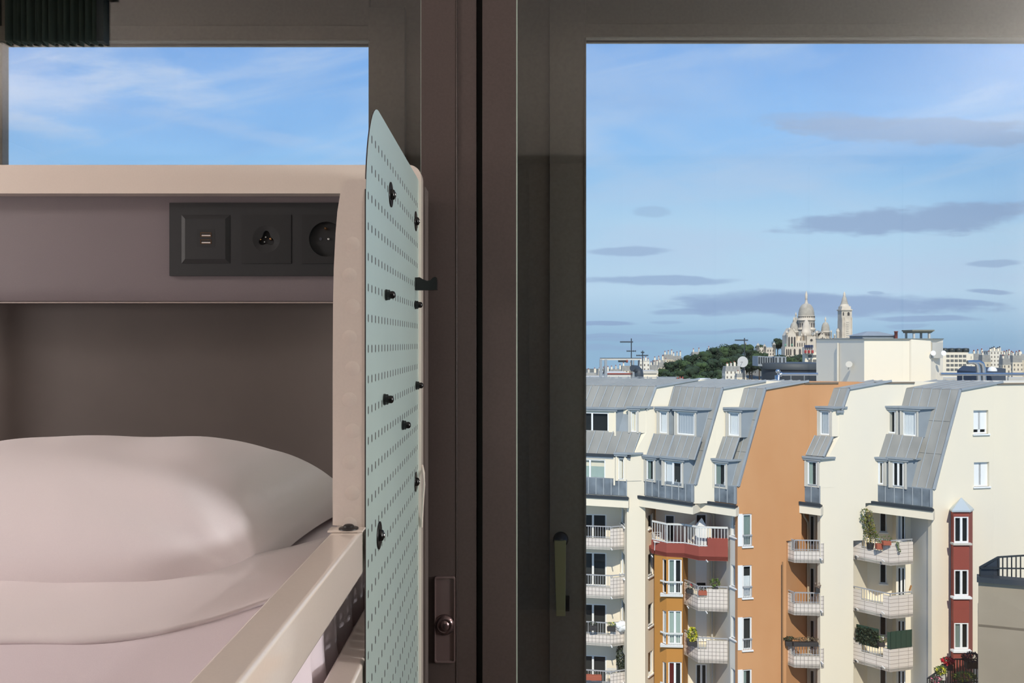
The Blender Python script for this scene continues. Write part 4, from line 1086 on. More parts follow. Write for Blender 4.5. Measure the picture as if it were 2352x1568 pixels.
b = MB(); b.box(c.x-a, c.x+a, 46.4, 48.2, z0, z0+.16); b.build('kerb', M_zinc2, t)
v = [(c.x-a*1.12, 46.3, z0+.16), (c.x+a*1.12, 46.3, z0+.16), (c.x+a*1.12, 48.3, z0+.16), (c.x-a*1.12, 48.3, z0+.16), (c.x-a*.35, 47.1, z0+.42), (c.x+a*.35, 47.1, z0+.42), (c.x+a*.35, 47.5, z0+.42), (c.x-a*.35, 47.5, z0+.42)]
MB().add(v, [(0,1,5,4), (1,2,6,5), (2,3,7,6), (3,0,4,7), (4,5,6,7), (3,2,1,0)]).build('pyramid', M_zinc2, t)
b = MB(); q = P(2058, 779, 46.2); b.lathe([(.09, -.1), (.09, .42), (.11, .42), (.11, .48)], q, 14); setp(b.build('flue_pipe', M_red), 'rust red flue pipe on the rooftop block between skylight and chimney cap', 'pipe')
t = thing('chimney_cap', 'concrete table-shaped chimney cap on the rooftop block', 'chimney', P(2118, 780, 46))
Yc = 45.8; b = MB()
x0, x1 = XX(2098, Yc), XX(2137, Yc)
for x in (x0, x1-.1):
    for y in (Yc, Yc+.9): b.box(x, x+.1, y, y+.1, CZ+.16, CZ+.16+.36)
b.build('cap_legs', M_dorm, t)
b = MB(); b.prism([(x0-.13, Yc-.1, CZ+.60), (x1+.14, Yc-.1, CZ+.60), (x1+.05, Yc, CZ+.50), (x0-.05, Yc, CZ+.50)], (0, 1.1, 0)); b.box(x0-.14, x1+.16, Yc-.15, Yc+1.1, CZ+.60, CZ+.68); b.build('cap_slab', mat('weathered_concrete', (122, 118, 102), .9), t)
t = thing('guard_rail', 'long silver tube guard rail along the flat roof', 'railing', P(2200, 878, 46))
for px0, px1 in ((1786, 1878), (2160, 2470)):
    b = MB(); b.tube([P(px0, 859, 46.6 if px0 < 2000 else 45), P(px1, 859, 46.6 if px0 < 2000 else 45)], .085, 8); b.build('rail_tube', M_steel, t)
    for k in range(1, 6):
        x = px0+(px1-px0)*k/6; Y = 46.6 if px0 < 2000 else 45
        if px0 < 2000 and k % 2: continue
        MB().tube([P(x, 859, Y), P(x, 898, Y)], .03, 6).build('rail_post', M_steel, t)
b = MB(); b.tube([P(1785.5, 898, 46.6), P(1785.5, 862, 46.6), P(1787.5, 859, 46.6), P(1795, 859, 46.6)], .14, 10); b.lathe([(.05, 0), (.13, .05), (.15, .13), (.10, .22), (.01, .25)], P(1787, 857, 46.6), 14); b.build('rail_elbow', M_steel, t)
# rotunda roof, its skylight boxes, satellite dish
t = thing('dark_rooftop_drum', 'wide dark grey drum-shaped roof level left of the rooftop block', 'rooftop drum', P(1785, 870, 62))
Yd = 62; c = P(1785, 870, Yd+6); b = MB(); r = XX(1853, Yd)-XX(1785, Yd)
b.lathe([(r*1.03, ZZ(888, Yd)-c.z), (r*1.03, ZZ(849, Yd)-c.z)], (c.x, Yd+r, c.z), 40, smooth=True); b.build('drum', mat('drum_grey', (52, 58, 64), .6), t)
b = MB(); b.lathe([(r*1.09, ZZ(849, Yd)-c.z), (r*1.12, ZZ(836, Yd)-c.z), (r*1.0, ZZ(834, Yd)-c.z)], (c.x, Yd+r, c.z), 40, smooth=True); b.build('drum_rim', mat('drum_rim_grey', (64, 70, 74), .6), t)
for x0_, x1_, y0_, lb in ((1741, 1757, 818, 0), (1757, 1774, 819, 1), (1779, 1806, 819, 0)):
    Yq = 64; b = MB(); A = P(x0_, 835, Yq); Bq = P(x1_, y0_, Yq); b.box(A.x, Bq.x, Yq, Yq+1.5, A.z-.2, Bq.z)
    for k in range(3): xx = A.x+(Bq.x-A.x)*(k+.2)/3; b.box(xx, xx+.12, Yq-.03, Yq, A.z, Bq.z-.06, 1)
    setp(b.build('roof_vent_box', [M_zinc2, M_zdark]), ['pale metal rooftop vent box at the left end of the dark drum roof', 'slatted metal vent box next to the left one on the dark drum roof', 'wider metal rooftop vent box at the right of the dark drum roof'][(1741, 1757, 1779).index(x0_)], 'vent box', 'vent boxes on the dark drum')
t = thing('satellite_dish', 'large pale satellite dish left of the dark drum-shaped roof', 'satellite dish', P(1706, 878, 47))
b = MB(); c = P(1706.5, 831, 46.5); prof = [(.002, 0), (.12, .01), (.2, .03), (.275, .06), (.31, .08)]
b.lathe(prof, c, 28, (-.45, -.88, .12)); b.v = [Vector((p.x, p.y, c.z+(p.z-c.z)*1.05)) for p in b.v]; b.build('dish', mat('dish_grey', (188, 186, 182), .7), t)
MB().tube([P(1707, 833, 46.6), P(1707, 898, 46.6)], .035, 8).build('mast', M_zdark, t)
MB().tube([c, c+Vector((-.25, -.35, .0))], .012, 6).build('feed_arm', M_zdark, t)
def antenna(px, pyb, pyt, Y, arms, label):
    t = thing('tv_antenna', label, 'antenna', P(px, pyb, Y), 'roof antennas')
    MB().tube([P(px, pyb, Y), P(px, pyt, Y)], .03*Y/46, 6).build('mast', M_zdark, t)
    for (xa, xb, y, n) in arms:
        b = MB(); b.tube([P(xa, y, Y), P(xb, y, Y)], .025*Y/46, 5)
        for k in range(n): p = P(xa+(xb-xa)*k/(n-1), y, Y); b.tube([p+Vector((0, -.18, 0)), p+Vector((0, .18, 0))], .012*Y/46, 4); b.tube([p+Vector((0, 0, -.06)), p+Vector((0, 0, .06))], .014*Y/46, 4)
        b.build('antenna_arm', M_zdark, t)
antenna(1450, 893, 777, 52, [(1425, 1453, 785, 10), (1440, 1460, 806, 5)], 'tall dark television antenna above the steel gantry at the left')
antenna(1476, 889, 805, 54, [(1462, 1488, 816, 8), (1473, 1479, 809, 3)], 'short television antenna just right of the tall one at the gantry')
antenna(1710, 887, 776, 56, [(1689, 1717, 781, 10)], 'television antenna with a comb arm left of the church, above the dish')
# steel gantry and plant at the left
t = thing('steel_gantry', 'grey steel gantry frame on the roof at the left edge of the right pane', 'gantry', P(1420, 880, 50))
Yg = 50
def gb(a, c, w=.1, m=M_zinc2, nm='post'): MB().bar(P(*a), P(*c), w, w).build(nm, m, t)
for x in (1380, 1391): gb((x, 898, Yg), (x, 825, Yg), .16)
for x in (1455, 1468): gb((x, 898, Yg+2), (x, 826, Yg+2), .10)
gb((1378, 825, Yg), (1470, 825, Yg), .10, M_dorm, 'beam'); gb((1378, 823, Yg+2), (1470, 823, Yg+2), .08, M_zdark, 'beam')
gb((1386, 858, Yg), (1391, 828, Yg), .07, M_zdark, 'brace'); gb((1468, 826, Yg+1), (1466, 845, Yg+1), .07, M_zdark, 'brace')
MB().tube([P(1420, 829, Yg), P(1438, 829, Yg)], .07, 8).build('hoist_arm', M_zdark, t); MB().tube([P(1438, 829, Yg), P(1442, 829, Yg)], .1, 8).build('hoist_end', M_red, t)
t = thing('ventilation_duct', 'dark grey ventilation cowl beside the steel gantry', 'duct', P(1468, 878, 50))
Y = 49.5; b = MB(); b.tube([P(1468, 898, Y), P(1468, 862, Y), P(1467, 853, Y), P(1462, 847, Y), P(1452, 845, Y-.3)], [.28, .28, .28, .24, .20], 12); b.build('cowl', mat('duct_grey', (62, 70, 78), .5), t)
def boxpx(name, x0, x1, y0, y1, Y, d, m, label, cat, group=None):
    A, Bq = P(x0, y1, Y), P(x1, y0, Y); b = MB(); b.box(A.x, Bq.x, Y, Y+d, A.z, Bq.z); return setp(b.build(name, m), label, cat, group)
t = thing('rooftop_shed', 'cream flat-topped roof shed right of the dark ventilation cowl', 'shed', P(1492, 880, 52))
A = P(1475, 898, 52); Bq = P(1508, 857, 52)
MB().box(A.x, Bq.x, 52, 54, A.z, Bq.z).build('shed_wall', M_cream, t); MB().box(A.x-.1, Bq.x+.1, 51.9, 54.1, Bq.z, Bq.z+.15).build('shed_roof', M_dorm, t)
t = thing('rooftop_railing', 'thin grey railing on the roof between the gantry and the trees', 'railing', P(1500, 880, 49))
for y in (866, 874): MB().tube([P(1340, y, 48.5), P(1560, y, 48.5)], .022, 6).build('rail', M_zinc2, t)
for x in range(1355, 1560, 22): MB().tube([P(x, 898, 48.5), P(x, 864, 48.5)], .022, 6).build('rail_post', M_zinc2, t)
t = thing('rooftop_tanks', 'row of blue-grey rooftop air units behind the thin railing', 'air unit', P(1535, 880, 50.5))
for x in (1512, 1522, 1532, 1542): 
    q = P(x, 870, 50.5); MB().box(q.x, q.x+.28, 50.5, 51, q.z-.9, q.z+.12).build('air_unit', M_zinc2, t)
boxpx('white_plant_cabinet', 1582, 1596, 871, 898, 49.5, .6, M_pvc, 'small white cabinet on the roof left of the twin white ones', 'cabinet')
boxpx('white_plant_cabinet', 1608, 1632, 869, 898, 49.5, .6, M_pvc, 'wider white cabinet on the roof below the trees', 'cabinet')
t = thing('roof_chimney', 'low cream chimney stack with pots standing on the zinc roof', 'chimney', P(1562, 880, 49))
A = P(1555, 898, 49); Bq = P(1574, 871, 49); MB().box(A.x, Bq.x, 49, 49.6, A.z, Bq.z).build('stack', M_cream, t)
for k in range(3): MB().lathe([(.05, 0), (.045, .16)], (A.x+.1+k*.16, 49.3, Bq.z), 8).build('chimney_pot', M_red, t)
# air ducts right of the block
t = thing('curved_air_ducts', 'pair of curved silver air ducts beyond the guard rail at right', 'duct', P(2250, 870, 60))
for dx in (0, 12): MB().tube([P(2222+dx, 832, 60), P(2236+dx, 831, 60), P(2244+dx, 835, 60), P(2247+dx, 845, 60), P(2249+dx, 880, 60)], .16, 10).build('duct', M_steel, t)
t = thing('low_dark_roof', 'low dark roof with a white dome vent beyond the guard rail at right', 'roof', P(2280, 860, 64))
A = P(2262, 870, 64); Bq = P(2310, 846, 64); b = MB(); b.prism([(A.x, 64, A.z-3), (Bq.x, 64, A.z-3), (Bq.x, 64, Bq.z), (A.x+.5, 64, Bq.z+.1), (A.x, 64, Bq.z-.3)], (0, 4, 0)); b.build('roof_body', mat('slate_blue', (66, 76, 90), .6), t)
b = MB(); b.lathe([(.35, 0), (.33, .15), (.22, .3), (.02, .36)], P(2279, 852, 63.2), 18); b.build('dome_vent', M_pvc, t)
b = MB(); A = P(2160, 898, 70); Bq = P(2480, 868, 70); b.box(A.x, Bq.x, 70, 72, A.z-10, Bq.z); setp(b.build('low_roof_parapet', M_dorm), 'long low stone-coloured parapet just beyond the guard rail at right', 'parapet')
b = MB(); A = P(1300, 898, 66); Bq = P(1400, 867, 66); b.box(A.x, Bq.x, 66, 70, A.z-12, Bq.z); setp(b.build('low_roof_parapet', M_dorm), 'low beige roof behind the steel gantry at the far left', 'parapet')
t = thing('red_roof_strip', 'flat far roof with a red parapet strip behind the gantry', 'building', P(1420, 870, 120))
A = P(1395, 880, 120); Bq = P(1452, 858, 120); MB().box(A.x, Bq.x, 120, 130, A.z-12, Bq.z).build('wall', M_cream2, t); MB().box(A.x, Bq.x, 119.9, 120, Bq.z-.1, Bq.z+.1).build('red_strip', M_red, t)

# ================================================================ far city
def facade_mat(name, wallc, winc, bw, rh, mort):
    """wall with a grid of windows, wall colour in the joints"""
    m = tile_mat(name, winc, wallc, bw, rh, mort, .7); return m
FM = {}
def far_mat(c):
    if c not in FM: FM[c] = facade_mat('far_facade_%d_%d_%d' % c, c, (118, 112, 104), 2.6, 3.2, .88)
    return FM[c]
def far_house(x0, x1, yt, Y, col, label, roof='zinc', chim=3, rot=.25, group='buildings on the far skyline', chc=M_red, d=None):
    t = thing('city_building', label, 'building', P((x0+x1)/2, 900, Y), group)
    A, Bq = XX(x0, Y), XX(x1, Y); w = Bq-A; zt = ZZ(yt, Y); z0 = ZZ(905, Y); d = d or w*.8
    hr = min(.18*(zt-z0), 5); ze = zt-hr if roof != 'flat' else zt
    b = MB(); b.box(A, Bq, Y, Y+d, z0, ze); b.build('wall', far_mat(col), t)
    if roof == 'zinc':
        b = MB(); k = w*.06; v = [(A, Y, ze), (Bq, Y, ze), (Bq, Y+d, ze), (A, Y+d, ze), (A+k, Y+k, zt), (Bq-k, Y+k, zt), (Bq-k, Y+d-k, zt), (A+k, Y+d-k, zt)]
        b.add(v, [(0,1,5,4), (1,2,6,5), (2,3,7,6), (3,0,4,7), (4,5,6,7)]); b.build('roof', M_zinc, t)
    elif roof == 'flat':
        MB().box(A-.1, Bq+.1, Y-.1, Y+d, zt, zt+.5).build('roof', M_dorm, t)
    for k in range(chim):
        x = A+w*(.15+.7*k/max(1, chim-1)); h = (2.2+1.3*((k*7) % 3)/2)*Y/700
        b = MB(); b.box(x, x+w*.07+.5, Y+d*.3, Y+d*.5, zt-.5, zt+h); b.build('chimney', M_dorm if k % 2 else M_cream, t)
        b = MB(); 
        for q in range(2): b.box(x+.1+q*.5*Y/700, x+.1+(q*.5+.3)*Y/700, Y+d*.35, Y+d*.4, zt+h, zt+h+1.1*Y/700)
        b.build('chimney_pot', chc, t)
    return t
cr1, cr2, cr3, cr4 = (226, 212, 188), (208, 194, 168), (232, 224, 208), (214, 196, 158)
far_house(1330, 1372, 856, 560, cr2, 'low beige houses at the very left of the skyline, behind the gantry', chim=3)
far_house(1372, 1400, 852, 600, cr1, 'pale house between the two left posts of the gantry')
far_house(1400, 1428, 848, 610, cr3, 'white-walled far house seen through the middle of the gantry')
far_house(1428, 1452, 840, 620, cr1, 'taller cream house seen through the right half of the gantry', chim=2)
far_house(1468, 1492, 830, 560, cr3, 'white far house with bare walls just right of the cowl', 'flat', 4)
far_house(1492, 1512, 838, 590, cr1, 'narrow cream house right of the white flat-topped house', chim=3)
far_house(1500, 1526, 827, 760, cr4, 'sand-coloured house stepping up towards the wooded hill', chim=3)
far_house(1512, 1532, 832, 730, cr1, 'cream house directly left of the lowest trees', chim=2)
far_house(1524, 1546, 814, 800, cr2, 'tall house with grey mansard behind the sand-coloured one', chim=3)
far_house(1544, 1566, 817, 820, cr4, 'ochre-fronted house half hidden by the first trees', chim=3)
far_house(1590, 1608, 808, 860, cr3, 'small pale house peeping above the tree tops', chim=2)
far_house(1626, 1637, 803, 880, cr3, 'tiny white gable above the tree line', chim=1)
far_house(1666, 1702, 841, 520, cr3, 'pale block standing below the trees, left of the satellite dish', chim=4)
far_house(1692, 1714, 858, 460, cr1, 'low cream house tucked under the satellite dish', chim=2)
far_house(2236, 2262, 812, 600, cr1, 'cream far block right of the white office slab', chim=3)
far_house(2256, 2276, 815, 560, cr2, 'beige far block with grey roof right of the office slab', chim=2)
far_house(2274, 2305, 807, 640, cr3, 'tall white far block with rooftop plant, right part of skyline', 'flat', 6, chc=M_zdark)
far_house(2303, 2322, 823, 500, cr1, 'low pale house in front of the right-hand skyline', chim=2)
far_house(2306, 2330, 814, 620, cr4, 'sand-coloured far block between the white one and the right edge', chim=4)
far_house(2326, 2348, 816, 560, cr1, 'cream house with mansard near the right edge of the skyline', chim=3)
far_house(2342, 2400, 813, 640, cr2, 'stone house cut by the right edge of the picture', chim=3)
# office slabs with window grids
def slab(parts, Y, label, tanks=0, yb=905):
    t = thing('office_block', label, 'building', P(parts[0][0], 900, Y))
    for x0, x1, yt in parts:
        A, Bq = P(x0, yb, Y), P(x1, yt, Y); b = MB(); b.box(A.x, Bq.x, Y, Y+3, A.z, Bq.z); b.build('slab_wall', M_cream, t)
        rows_ = int((Bq.z-A.z)/1.9); g = MB(); w = Bq.x-A.x; nb = max(2, int(w/2.2)); grp = max(1, round(w/12))
        for r in range(rows_):
            z = Bq.z-1.6-r*1.9
            for gi in range(grp):
                xa = A.x+w*gi/grp+w*.03+.8; xb = A.x+w*(gi+1)/grp-.8
                n = max(2, int((xb-xa)/1.7))
                for k in range(n): g.box(xa+(xb-xa)*k/n+.25, xa+(xb-xa)*(k+1)/n-.1, Y-.05, Y, z-.55, z+.55)
        g.build('window_grid', mat('far_window', (112, 112, 108), .5), t)
    return t
oa = slab([(1849, 1892, 809)], 330, 'white office slab with a window grid between church and rooftop block')
b = MB(); A = P(1846, 812, 328); Bq = P(1870, 797, 328); b.box(A.x, Bq.x, 328, 329.5, A.z, Bq.z); b.build('roof_plant', M_dorm, oa)
for k in range(4): 
    q = P(1849+k*5, 797, 327); MB().box(q.x, q.x+.7, 327, 328, q.z-.2, q.z+.9).build('blue_vent', mat('blue_vent', (54, 66, 96), .5), oa)
    if k < 3: q = P(1849+k*8, 804, 327); MB().box(q.x, q.x+.7, 327, 328, q.z-1.2, q.z).build('red_vent', mat('red_vent', (170, 60, 60), .5), oa)
ob_ = slab([(2166, 2224, 809), (2224, 2236, 812)], 330, 'wide white office slab with a window grid right of the rooftop block')
for k in range(4):
    q = P(2176+k*16, 809, 331); MB().lathe([(1.35, 0), (1.45, .9), (1.3, 1.7), (.3, 1.8)], (q.x, 333, q.z), 18).build('cooling_tank', mat('tank_dark', (48, 56, 56), .5), ob_)

# ---- ground and hill
def terrain():
    b = MB(); nx, ny = 60, 50; v = []
    def h(x, y):
        z = -27-.0*y
        if y > 90: z -= min(1, (y-90)/250)*22
        hx, hy = 330, 960; d2 = ((x-hx)/190)**2+((y-hy)/260)**2
        z += 26*math.exp(-d2*1.6)
        return z
    for j in range(ny+1):
        y = 8+(j/ny)**1.6*1400
        for i in range(nx+1):
            x = (i/nx-.5)*2*(120+y*.95)
            v.append((x, y, CZ+h(x, y)))
    f = [(j*(nx+1)+i, j*(nx+1)+i+1, (j+1)*(nx+1)+i+1, (j+1)*(nx+1)+i) for j in range(ny) for i in range(nx)]
    b.add(v, f, 0, smooth=True); return b.build('ground', mat('ground_mottled', (126, 122, 112), .95, 0, .02, .0, ncol=(84, 92, 74)), kind='structure'), h
gnd, hgt = terrain()
M_tree1 = mat('tree_green', (62, 84, 46), .9, 0, .5, .0, ncol=(34, 50, 30)); M_tree2 = mat('tree_green_deep', (46, 66, 42), .9, 0, .5, .0, ncol=(26, 40, 28)); M_bark = mat('bark', (70, 58, 46), .9)
def tree_mesh(seed, m):
    R = random.Random(seed); b = MB()
    for k in range(16):
        a = R.uniform(0, 6.28); r = R.uniform(.1, .75); z = R.uniform(-.5, .65)
        s = R.uniform(.3, .5); rr = r*math.sqrt(max(.1, 1-z*z))
        b.blob((rr*math.cos(a), rr*math.sin(a), z), (s, s, s*.8), 2, .22, 3.5, seed*3+k)
    b.leaves((0, 0, 0), (1.05, 1.05, 1.0), 700, .16, (0,), seed)
    o = b.build('crown', m); C.objects.unlink(o); return o.data
TM = [tree_mesh(k, (M_tree1, M_tree2)[k % 2]) for k in range(4)]
trees = [(1520, 846, 17, 700), (1541, 829, 19, 720), (1566, 822, 20, 740), (1592, 813, 21, 760), (1618, 806, 20, 780), (1638, 797, 21, 800), (1662, 790, 22, 820), (1688, 790, 20, 830), (1714, 790, 17, 840), (1727, 802, 17, 800),
 (1744, 806, 19, 790), (1786, 777, 14, 985), (1800, 783, 12, 990), (1536, 852, 17, 620), (1560, 846, 20, 640), (1585, 838, 21, 650), (1612, 830, 22, 660), (1640, 822, 23, 680), (1668, 816, 23, 700), (1696, 812, 22, 720), (1762, 822, 20, 690),
 (1790, 814, 20, 700), (1812, 816, 20, 710), (1834, 814, 20, 720), (1850, 820, 16, 700), (1722, 822, 20, 690), (1602, 856, 18, 560), (1630, 852, 20, 560), (1655, 848, 18, 570), (1830, 836, 18, 600), (1648, 866, 14, 500), (1575, 862, 16, 540), (1548, 868, 14, 520), (1818, 842, 16, 590), (1745, 790, 10, 960)]
tl = ['lowest rounded tree at the left foot of the wooded hill', 'broad tree second from the left along the hill crest', 'dark crest tree below the small pale house', 'crest tree rising just left of the small white gable', 'bushy crest tree directly under the tiny white gable', 'tree on the crest left of the highest crown', 'highest broad crown on the wooded hill', 'crown just right of the highest one, under the comb antenna', 'slender upright tree right of the comb antenna', 'rounded tree at the left foot of the turreted hall',
 'small green tree right in front of the turreted hall', 'dark tall tree between the turreted hall and the church', 'dark tree touching the left side of the church', 'front tree at the lower left edge of the wood', 'second front tree from the left in the wood', 'middle-row tree below the dark crest tree', 'middle-row tree left of the wood centre', 'wide tree at the centre of the wood', 'middle-row tree under the highest crown', 'middle-row tree above the satellite dish', 'tree under the turreted hall behind the vent boxes',
 'tree below the left part of the church', 'tree below the centre of the church facade', 'tree right below the church beside the office slab', 'tree half hidden by the left edge of the office slab', 'tree directly above the left end of the dark drum', 'dark front tree just behind the small white cabinet', 'dark front tree above the wider white cabinet', 'front tree left of the pale block by the dish', 'tree right above the dark drum beside the office slab', 'lowest front tree beside the pale block', 'low front tree above the roof air units', 'low tree at the left foot of the wood behind the air units', 'tree between the vent boxes and the office slab', 'small tree top behind the turreted hall']
M_leafs = None
for i, (px, yt, rpx, Y) in enumerate(trees):
    r = rpx*Y/F; zt = ZZ(yt, Y); cz = zt-r*.9
    zb_ = min(cz-r*1.3, CZ+hgt(XX(px, Y), Y)-.3)
    t = thing('tree', tl[i], 'tree', (XX(px, Y), Y, zb_), 'trees on the wooded hill')
    c = bpy.data.objects.new('crown', TM[i % 4]); C.objects.link(c); c.parent = t; c.location = (0, 0, cz-zb_); c.scale = (r, r, r*.95); c.rotation_euler = (0, 0, i*1.3)
    MB().tube([Vector((XX(px, Y), Y, zb_)), Vector((XX(px, Y), Y, cz))], r*.07, 6).build('trunk', M_bark, t)

# ---- white domed church on the hill, modelled in photo-pixel units at its own distance
YC = 940.0; K = YC/F
M_stone = mat('travertine', (218, 206, 188), .85, 0, .12, .0, ncol=(192, 180, 164)); M_dome = mat('dome_stone', (182, 174, 160), .85, 0, .25, .0, ncol=(160, 154, 142)); M_slate = mat('church_lead', (150, 152, 150), .7); M_void = mat('church_opening', (66, 62, 62), .8)
church = thing('domed_church', 'white domed basilica on the hill with one tall and several small domes', 'church', P(1866, 850, YC))
def cp(x, y, d=0): return Vector((XX(x, YC), YC+d*K, ZZ(y, YC)))
def clathe(prof, x, d, m, nm, par=None, n=20, openings=(), **k):
    """prof: (radius px, y px) pairs from bottom to top"""
    b = MB(); c = cp(x, 784, d); b.lathe([(r*K, (784-y)*K) for r, y in prof], c, n, **k)
    for (r, ya, yb, cnt, w) in openings:
        for q in range(cnt):
            a = 2*math.pi*(q+.5)/cnt; ct, st = math.cos(a), math.sin(a)
            if st > .2: continue
            o = c+Vector((ct*r*K, st*r*K, (784-yb)*K)); tn = Vector((-st, ct, 0))*w*K
            b.ob(o-tn/2-Vector((ct, st, 0))*K*1.2, tn, Vector((ct, st, 0))*K*1.3, (0, 0, (yb-ya)*K*.8), 1)
            b.lathe([(w*K/2, 0), (w*K/2, K*1.3)], o-Vector((ct, st, 0))*K*1.2+Vector((0, 0, (yb-ya)*K*.8)), 10, (ct, st, 0), 1)
    return b.build(nm, [m, M_void], par or church)
def cbox(x0, x1, y0, y1, d0, d1, m=None, nm='wall', par=None):
    A, Bq = cp(x0, y1, d0), cp(x1, y0, d1); return MB().box(A.x, Bq.x, A.y, Bq.y, A.z, Bq.z).build(nm, m or M_stone, par or church)
def small_dome(x, d, r, yb, yt, ydrum, nm='small_dome'):
    """domed turret: drum up to ydrum, ogival dome to yt, finial above"""
    dr = clathe([(r*1.05, yb), (r*1.05, ydrum+3), (r*1.15, ydrum+2.5), (r*1.15, ydrum+.5), (r*1.0, ydrum)], x, d, M_stone, nm, openings=[(r*1.06, ydrum+5, ydrum+11, 12, r*.28)])
    H = ydrum-yt
    pr = [(r, ydrum)]+[(r*math.cos(t_*math.pi/2)**.72*(1-.04*t_), ydrum-H*math.sin(t_*math.pi/2)**.95) for t_ in [.12, .25, .4, .55, .7, .82, .92]]+[(r*.14, yt)]
    clathe(pr, x, d, M_dome, 'dome', dr)
    clathe([(r*.16, yt+1), (r*.13, yt-3), (r*.22, yt-4.5), (r*.20, yt-8), (r*.08, yt-11), (.2, yt-13)], x, d, M_stone, 'finial', dr, 10)
    return dr
# crossing drum and great dome
dr = clathe([(19.5, 812), (19.5, 758), (21, 757), (21, 754), (20, 753.5), (18.6, 753), (18.6, 735.5), (20.2, 735), (20.2, 733), (19, 732.5), (19, 725), (20, 724.5), (18, 723.5)], 1867, 40, M_stone, 'drum',
    openings=[(18.7, 740, 751, 22, 2.6), (19.1, 725.5, 728.5, 26, 1.4), (19.6, 760, 768, 16, 3)])
pr = [(18.0, 724)]+[(18.0*math.cos(a*math.pi/2)**.75, 724-29.5*math.sin(a*math.pi/2)) for a in (.1, .2, .32, .45, .58, .7, .8, .88)]+[(4.2, 695)]
clathe(pr, 1867, 40, M_dome, 'great_dome', dr, 32)
clathe([(4.4, 697), (3.6, 692), (2.6, 688), (2.4, 685), (3.0, 684), (2.6, 681), (3.1, 676), (2.2, 671), (1.0, 668), (.2, 665)], 1867, 40, M_stone, 'lantern', dr, 12)
small_dome(1831, 20, 9.3, 806, 739, 760); small_dome(1904, 20, 9.3, 806, 739, 760)
small_dome(1857, 80, 9.3, 770, 726, 758)
# front turret engaged in the drum at the left
clathe([(9.5, 812), (9.5, 772), (11, 771), (11, 760), (9.5, 759), (9, 750), (6.5, 741), (3, 735), (1, 732)], 1856.5, 12, M_stone, 'front_turret', openings=[(9.6, 763, 768, 12, 2.2)])
# nave and transepts
cbox(1826, 1846, 760, 772, 15, 60, M_slate, 'lead_roof'); cbox(1824, 1848, 772, 815, 12, 62)
cbox(1846, 1878, 770, 815, 10, 60); 
def gable(x0, x1, ye, yp, yb, d0, d1, nm='gabled_front', rose=None, bays=0):
    b = MB(); b.prism([cp(x0, yb, d0), cp(x1, yb, d0), cp(x1, ye, d0), cp((x0+x1)/2, yp, d0), cp(x0, ye, d0)], (0, (d1-d0)*K, 0))
    b.prism([cp(x0-.8, ye, d0-1), cp((x0+x1)/2, yp-1.2, d0-1), cp(x1+.8, ye, d0-1), cp(x1+.8, ye-1, d0-1), cp((x0+x1)/2, yp-2.6, d0-1), cp(x0-.8, ye-1, d0-1)], (0, K*2, 0))
    if rose: b.lathe([(rose[2]*K, 0), (rose[2]*K, .4)], cp(rose[0], rose[1], d0), 20, (0, -1, 0), 1); b.lathe([(rose[2]*1.35*K, 0), (rose[2]*1.35*K, .2)], cp(rose[0], rose[1], d0), 20, (0, -1, 0), 0)
    for k in range(bays):
        x = x0+(x1-x0)*(k+.5)/bays; w = (x1-x0)/bays*.3; b.add([cp(x-w, yb-3, d0-.3), cp(x+w, yb-3, d0-.3), cp(x+w, ye+5, d0-.3), cp(x, ye+2.5, d0-.3), cp(x-w, ye+5, d0-.3)], [(0,1,2,3,4)], 1)
    return b.build(nm, [M_stone, M_void], church)
g1 = gable(1879, 1903, 781, 762, 815, 4, 40, rose=(1890, 766, 1.3)); 
b = MB()
for k, dx in enumerate((-7, -3.5, 0, 3.5, 7)): h = 9-abs(dx)*.7; x = 1891+dx; b.add([cp(x-1.1, 784, 3.6), cp(x+1.1, 784, 3.6), cp(x+1.1, 784-h, 3.6), cp(x, 783-h-1.5, 3.6), cp(x-1.1, 784-h, 3.6)], [(0,1,2,3,4)], 0)
b.build('arched_windows', M_void, g1)
MB().prism([cp(1868, 770, 6), cp(1891, 761, 6), cp(1891, 758, 30), cp(1868, 762, 30)], (0, 0, -K)).build('lead_roof', M_slate, church)
cbox(1853, 1874, 772, 815, 0, 12)
b = MB(); b.lathe([(4.2*K, 0), (4.2*K, K*.6)], cp(1863.5, 781, 0), 24, (0, -1, 0)); b.lathe([(3.0*K, K*.6), (3.0*K, K*.8)], cp(1863.5, 781, 0), 20, (0, -1, 0), 1)
b.build('rose_window', [M_stone, M_void], church)
for x, yt, r in ((1850, 768, 2.3), (1877, 762, 2.5), (1872, 766, 1.6), (1918, 768, 1.8), (1910, 760, 1.5), (1808, 762, 2.2), (1814, 754, 2.0), (1824, 757, 1.9), (1842, 768, 1.6)):
    clathe([(r, 815), (r, yt+3), (r*1.25, yt+2.6), (r*1.25, yt+1.5), (r*.7, yt-1), (.15, yt-3)], x, 2, M_stone, 'pinnacle', n=10)
gable(1807, 1826, 770, 753, 832, -6, 30, bays=3, nm='porch_front')
cbox(1798, 1850, 796, 838, -14, 10, nm='terrace_wall')
b = MB()
for x in (1802, 1806.5, 1811, 1820, 1832): w = 1.5 if x < 1815 else 2.2; b.add([cp(x-w, 815, -14.5), cp(x+w, 815, -14.5), cp(x+w, 803, -14.5), cp(x, 800, -14.5), cp(x-w, 803, -14.5)], [(0,1,2,3,4)], 0)
b.build('arcade_openings', M_void, church)
cbox(1826, 1848, 782, 815, -8, 12); cbox(1900, 1922, 777, 815, 6, 30); cbox(1840, 1900, 800, 838, -4, 20)
b = MB()
for x in (1829, 1834, 1839, 1845): b.add([cp(x-1, 796, -8.5), cp(x+1, 796, -8.5), cp(x+1, 788, -8.5), cp(x, 786.5, -8.5), cp(x-1, 788, -8.5)], [(0,1,2,3,4)], 0)
b.build('arched_windows', M_void, church)
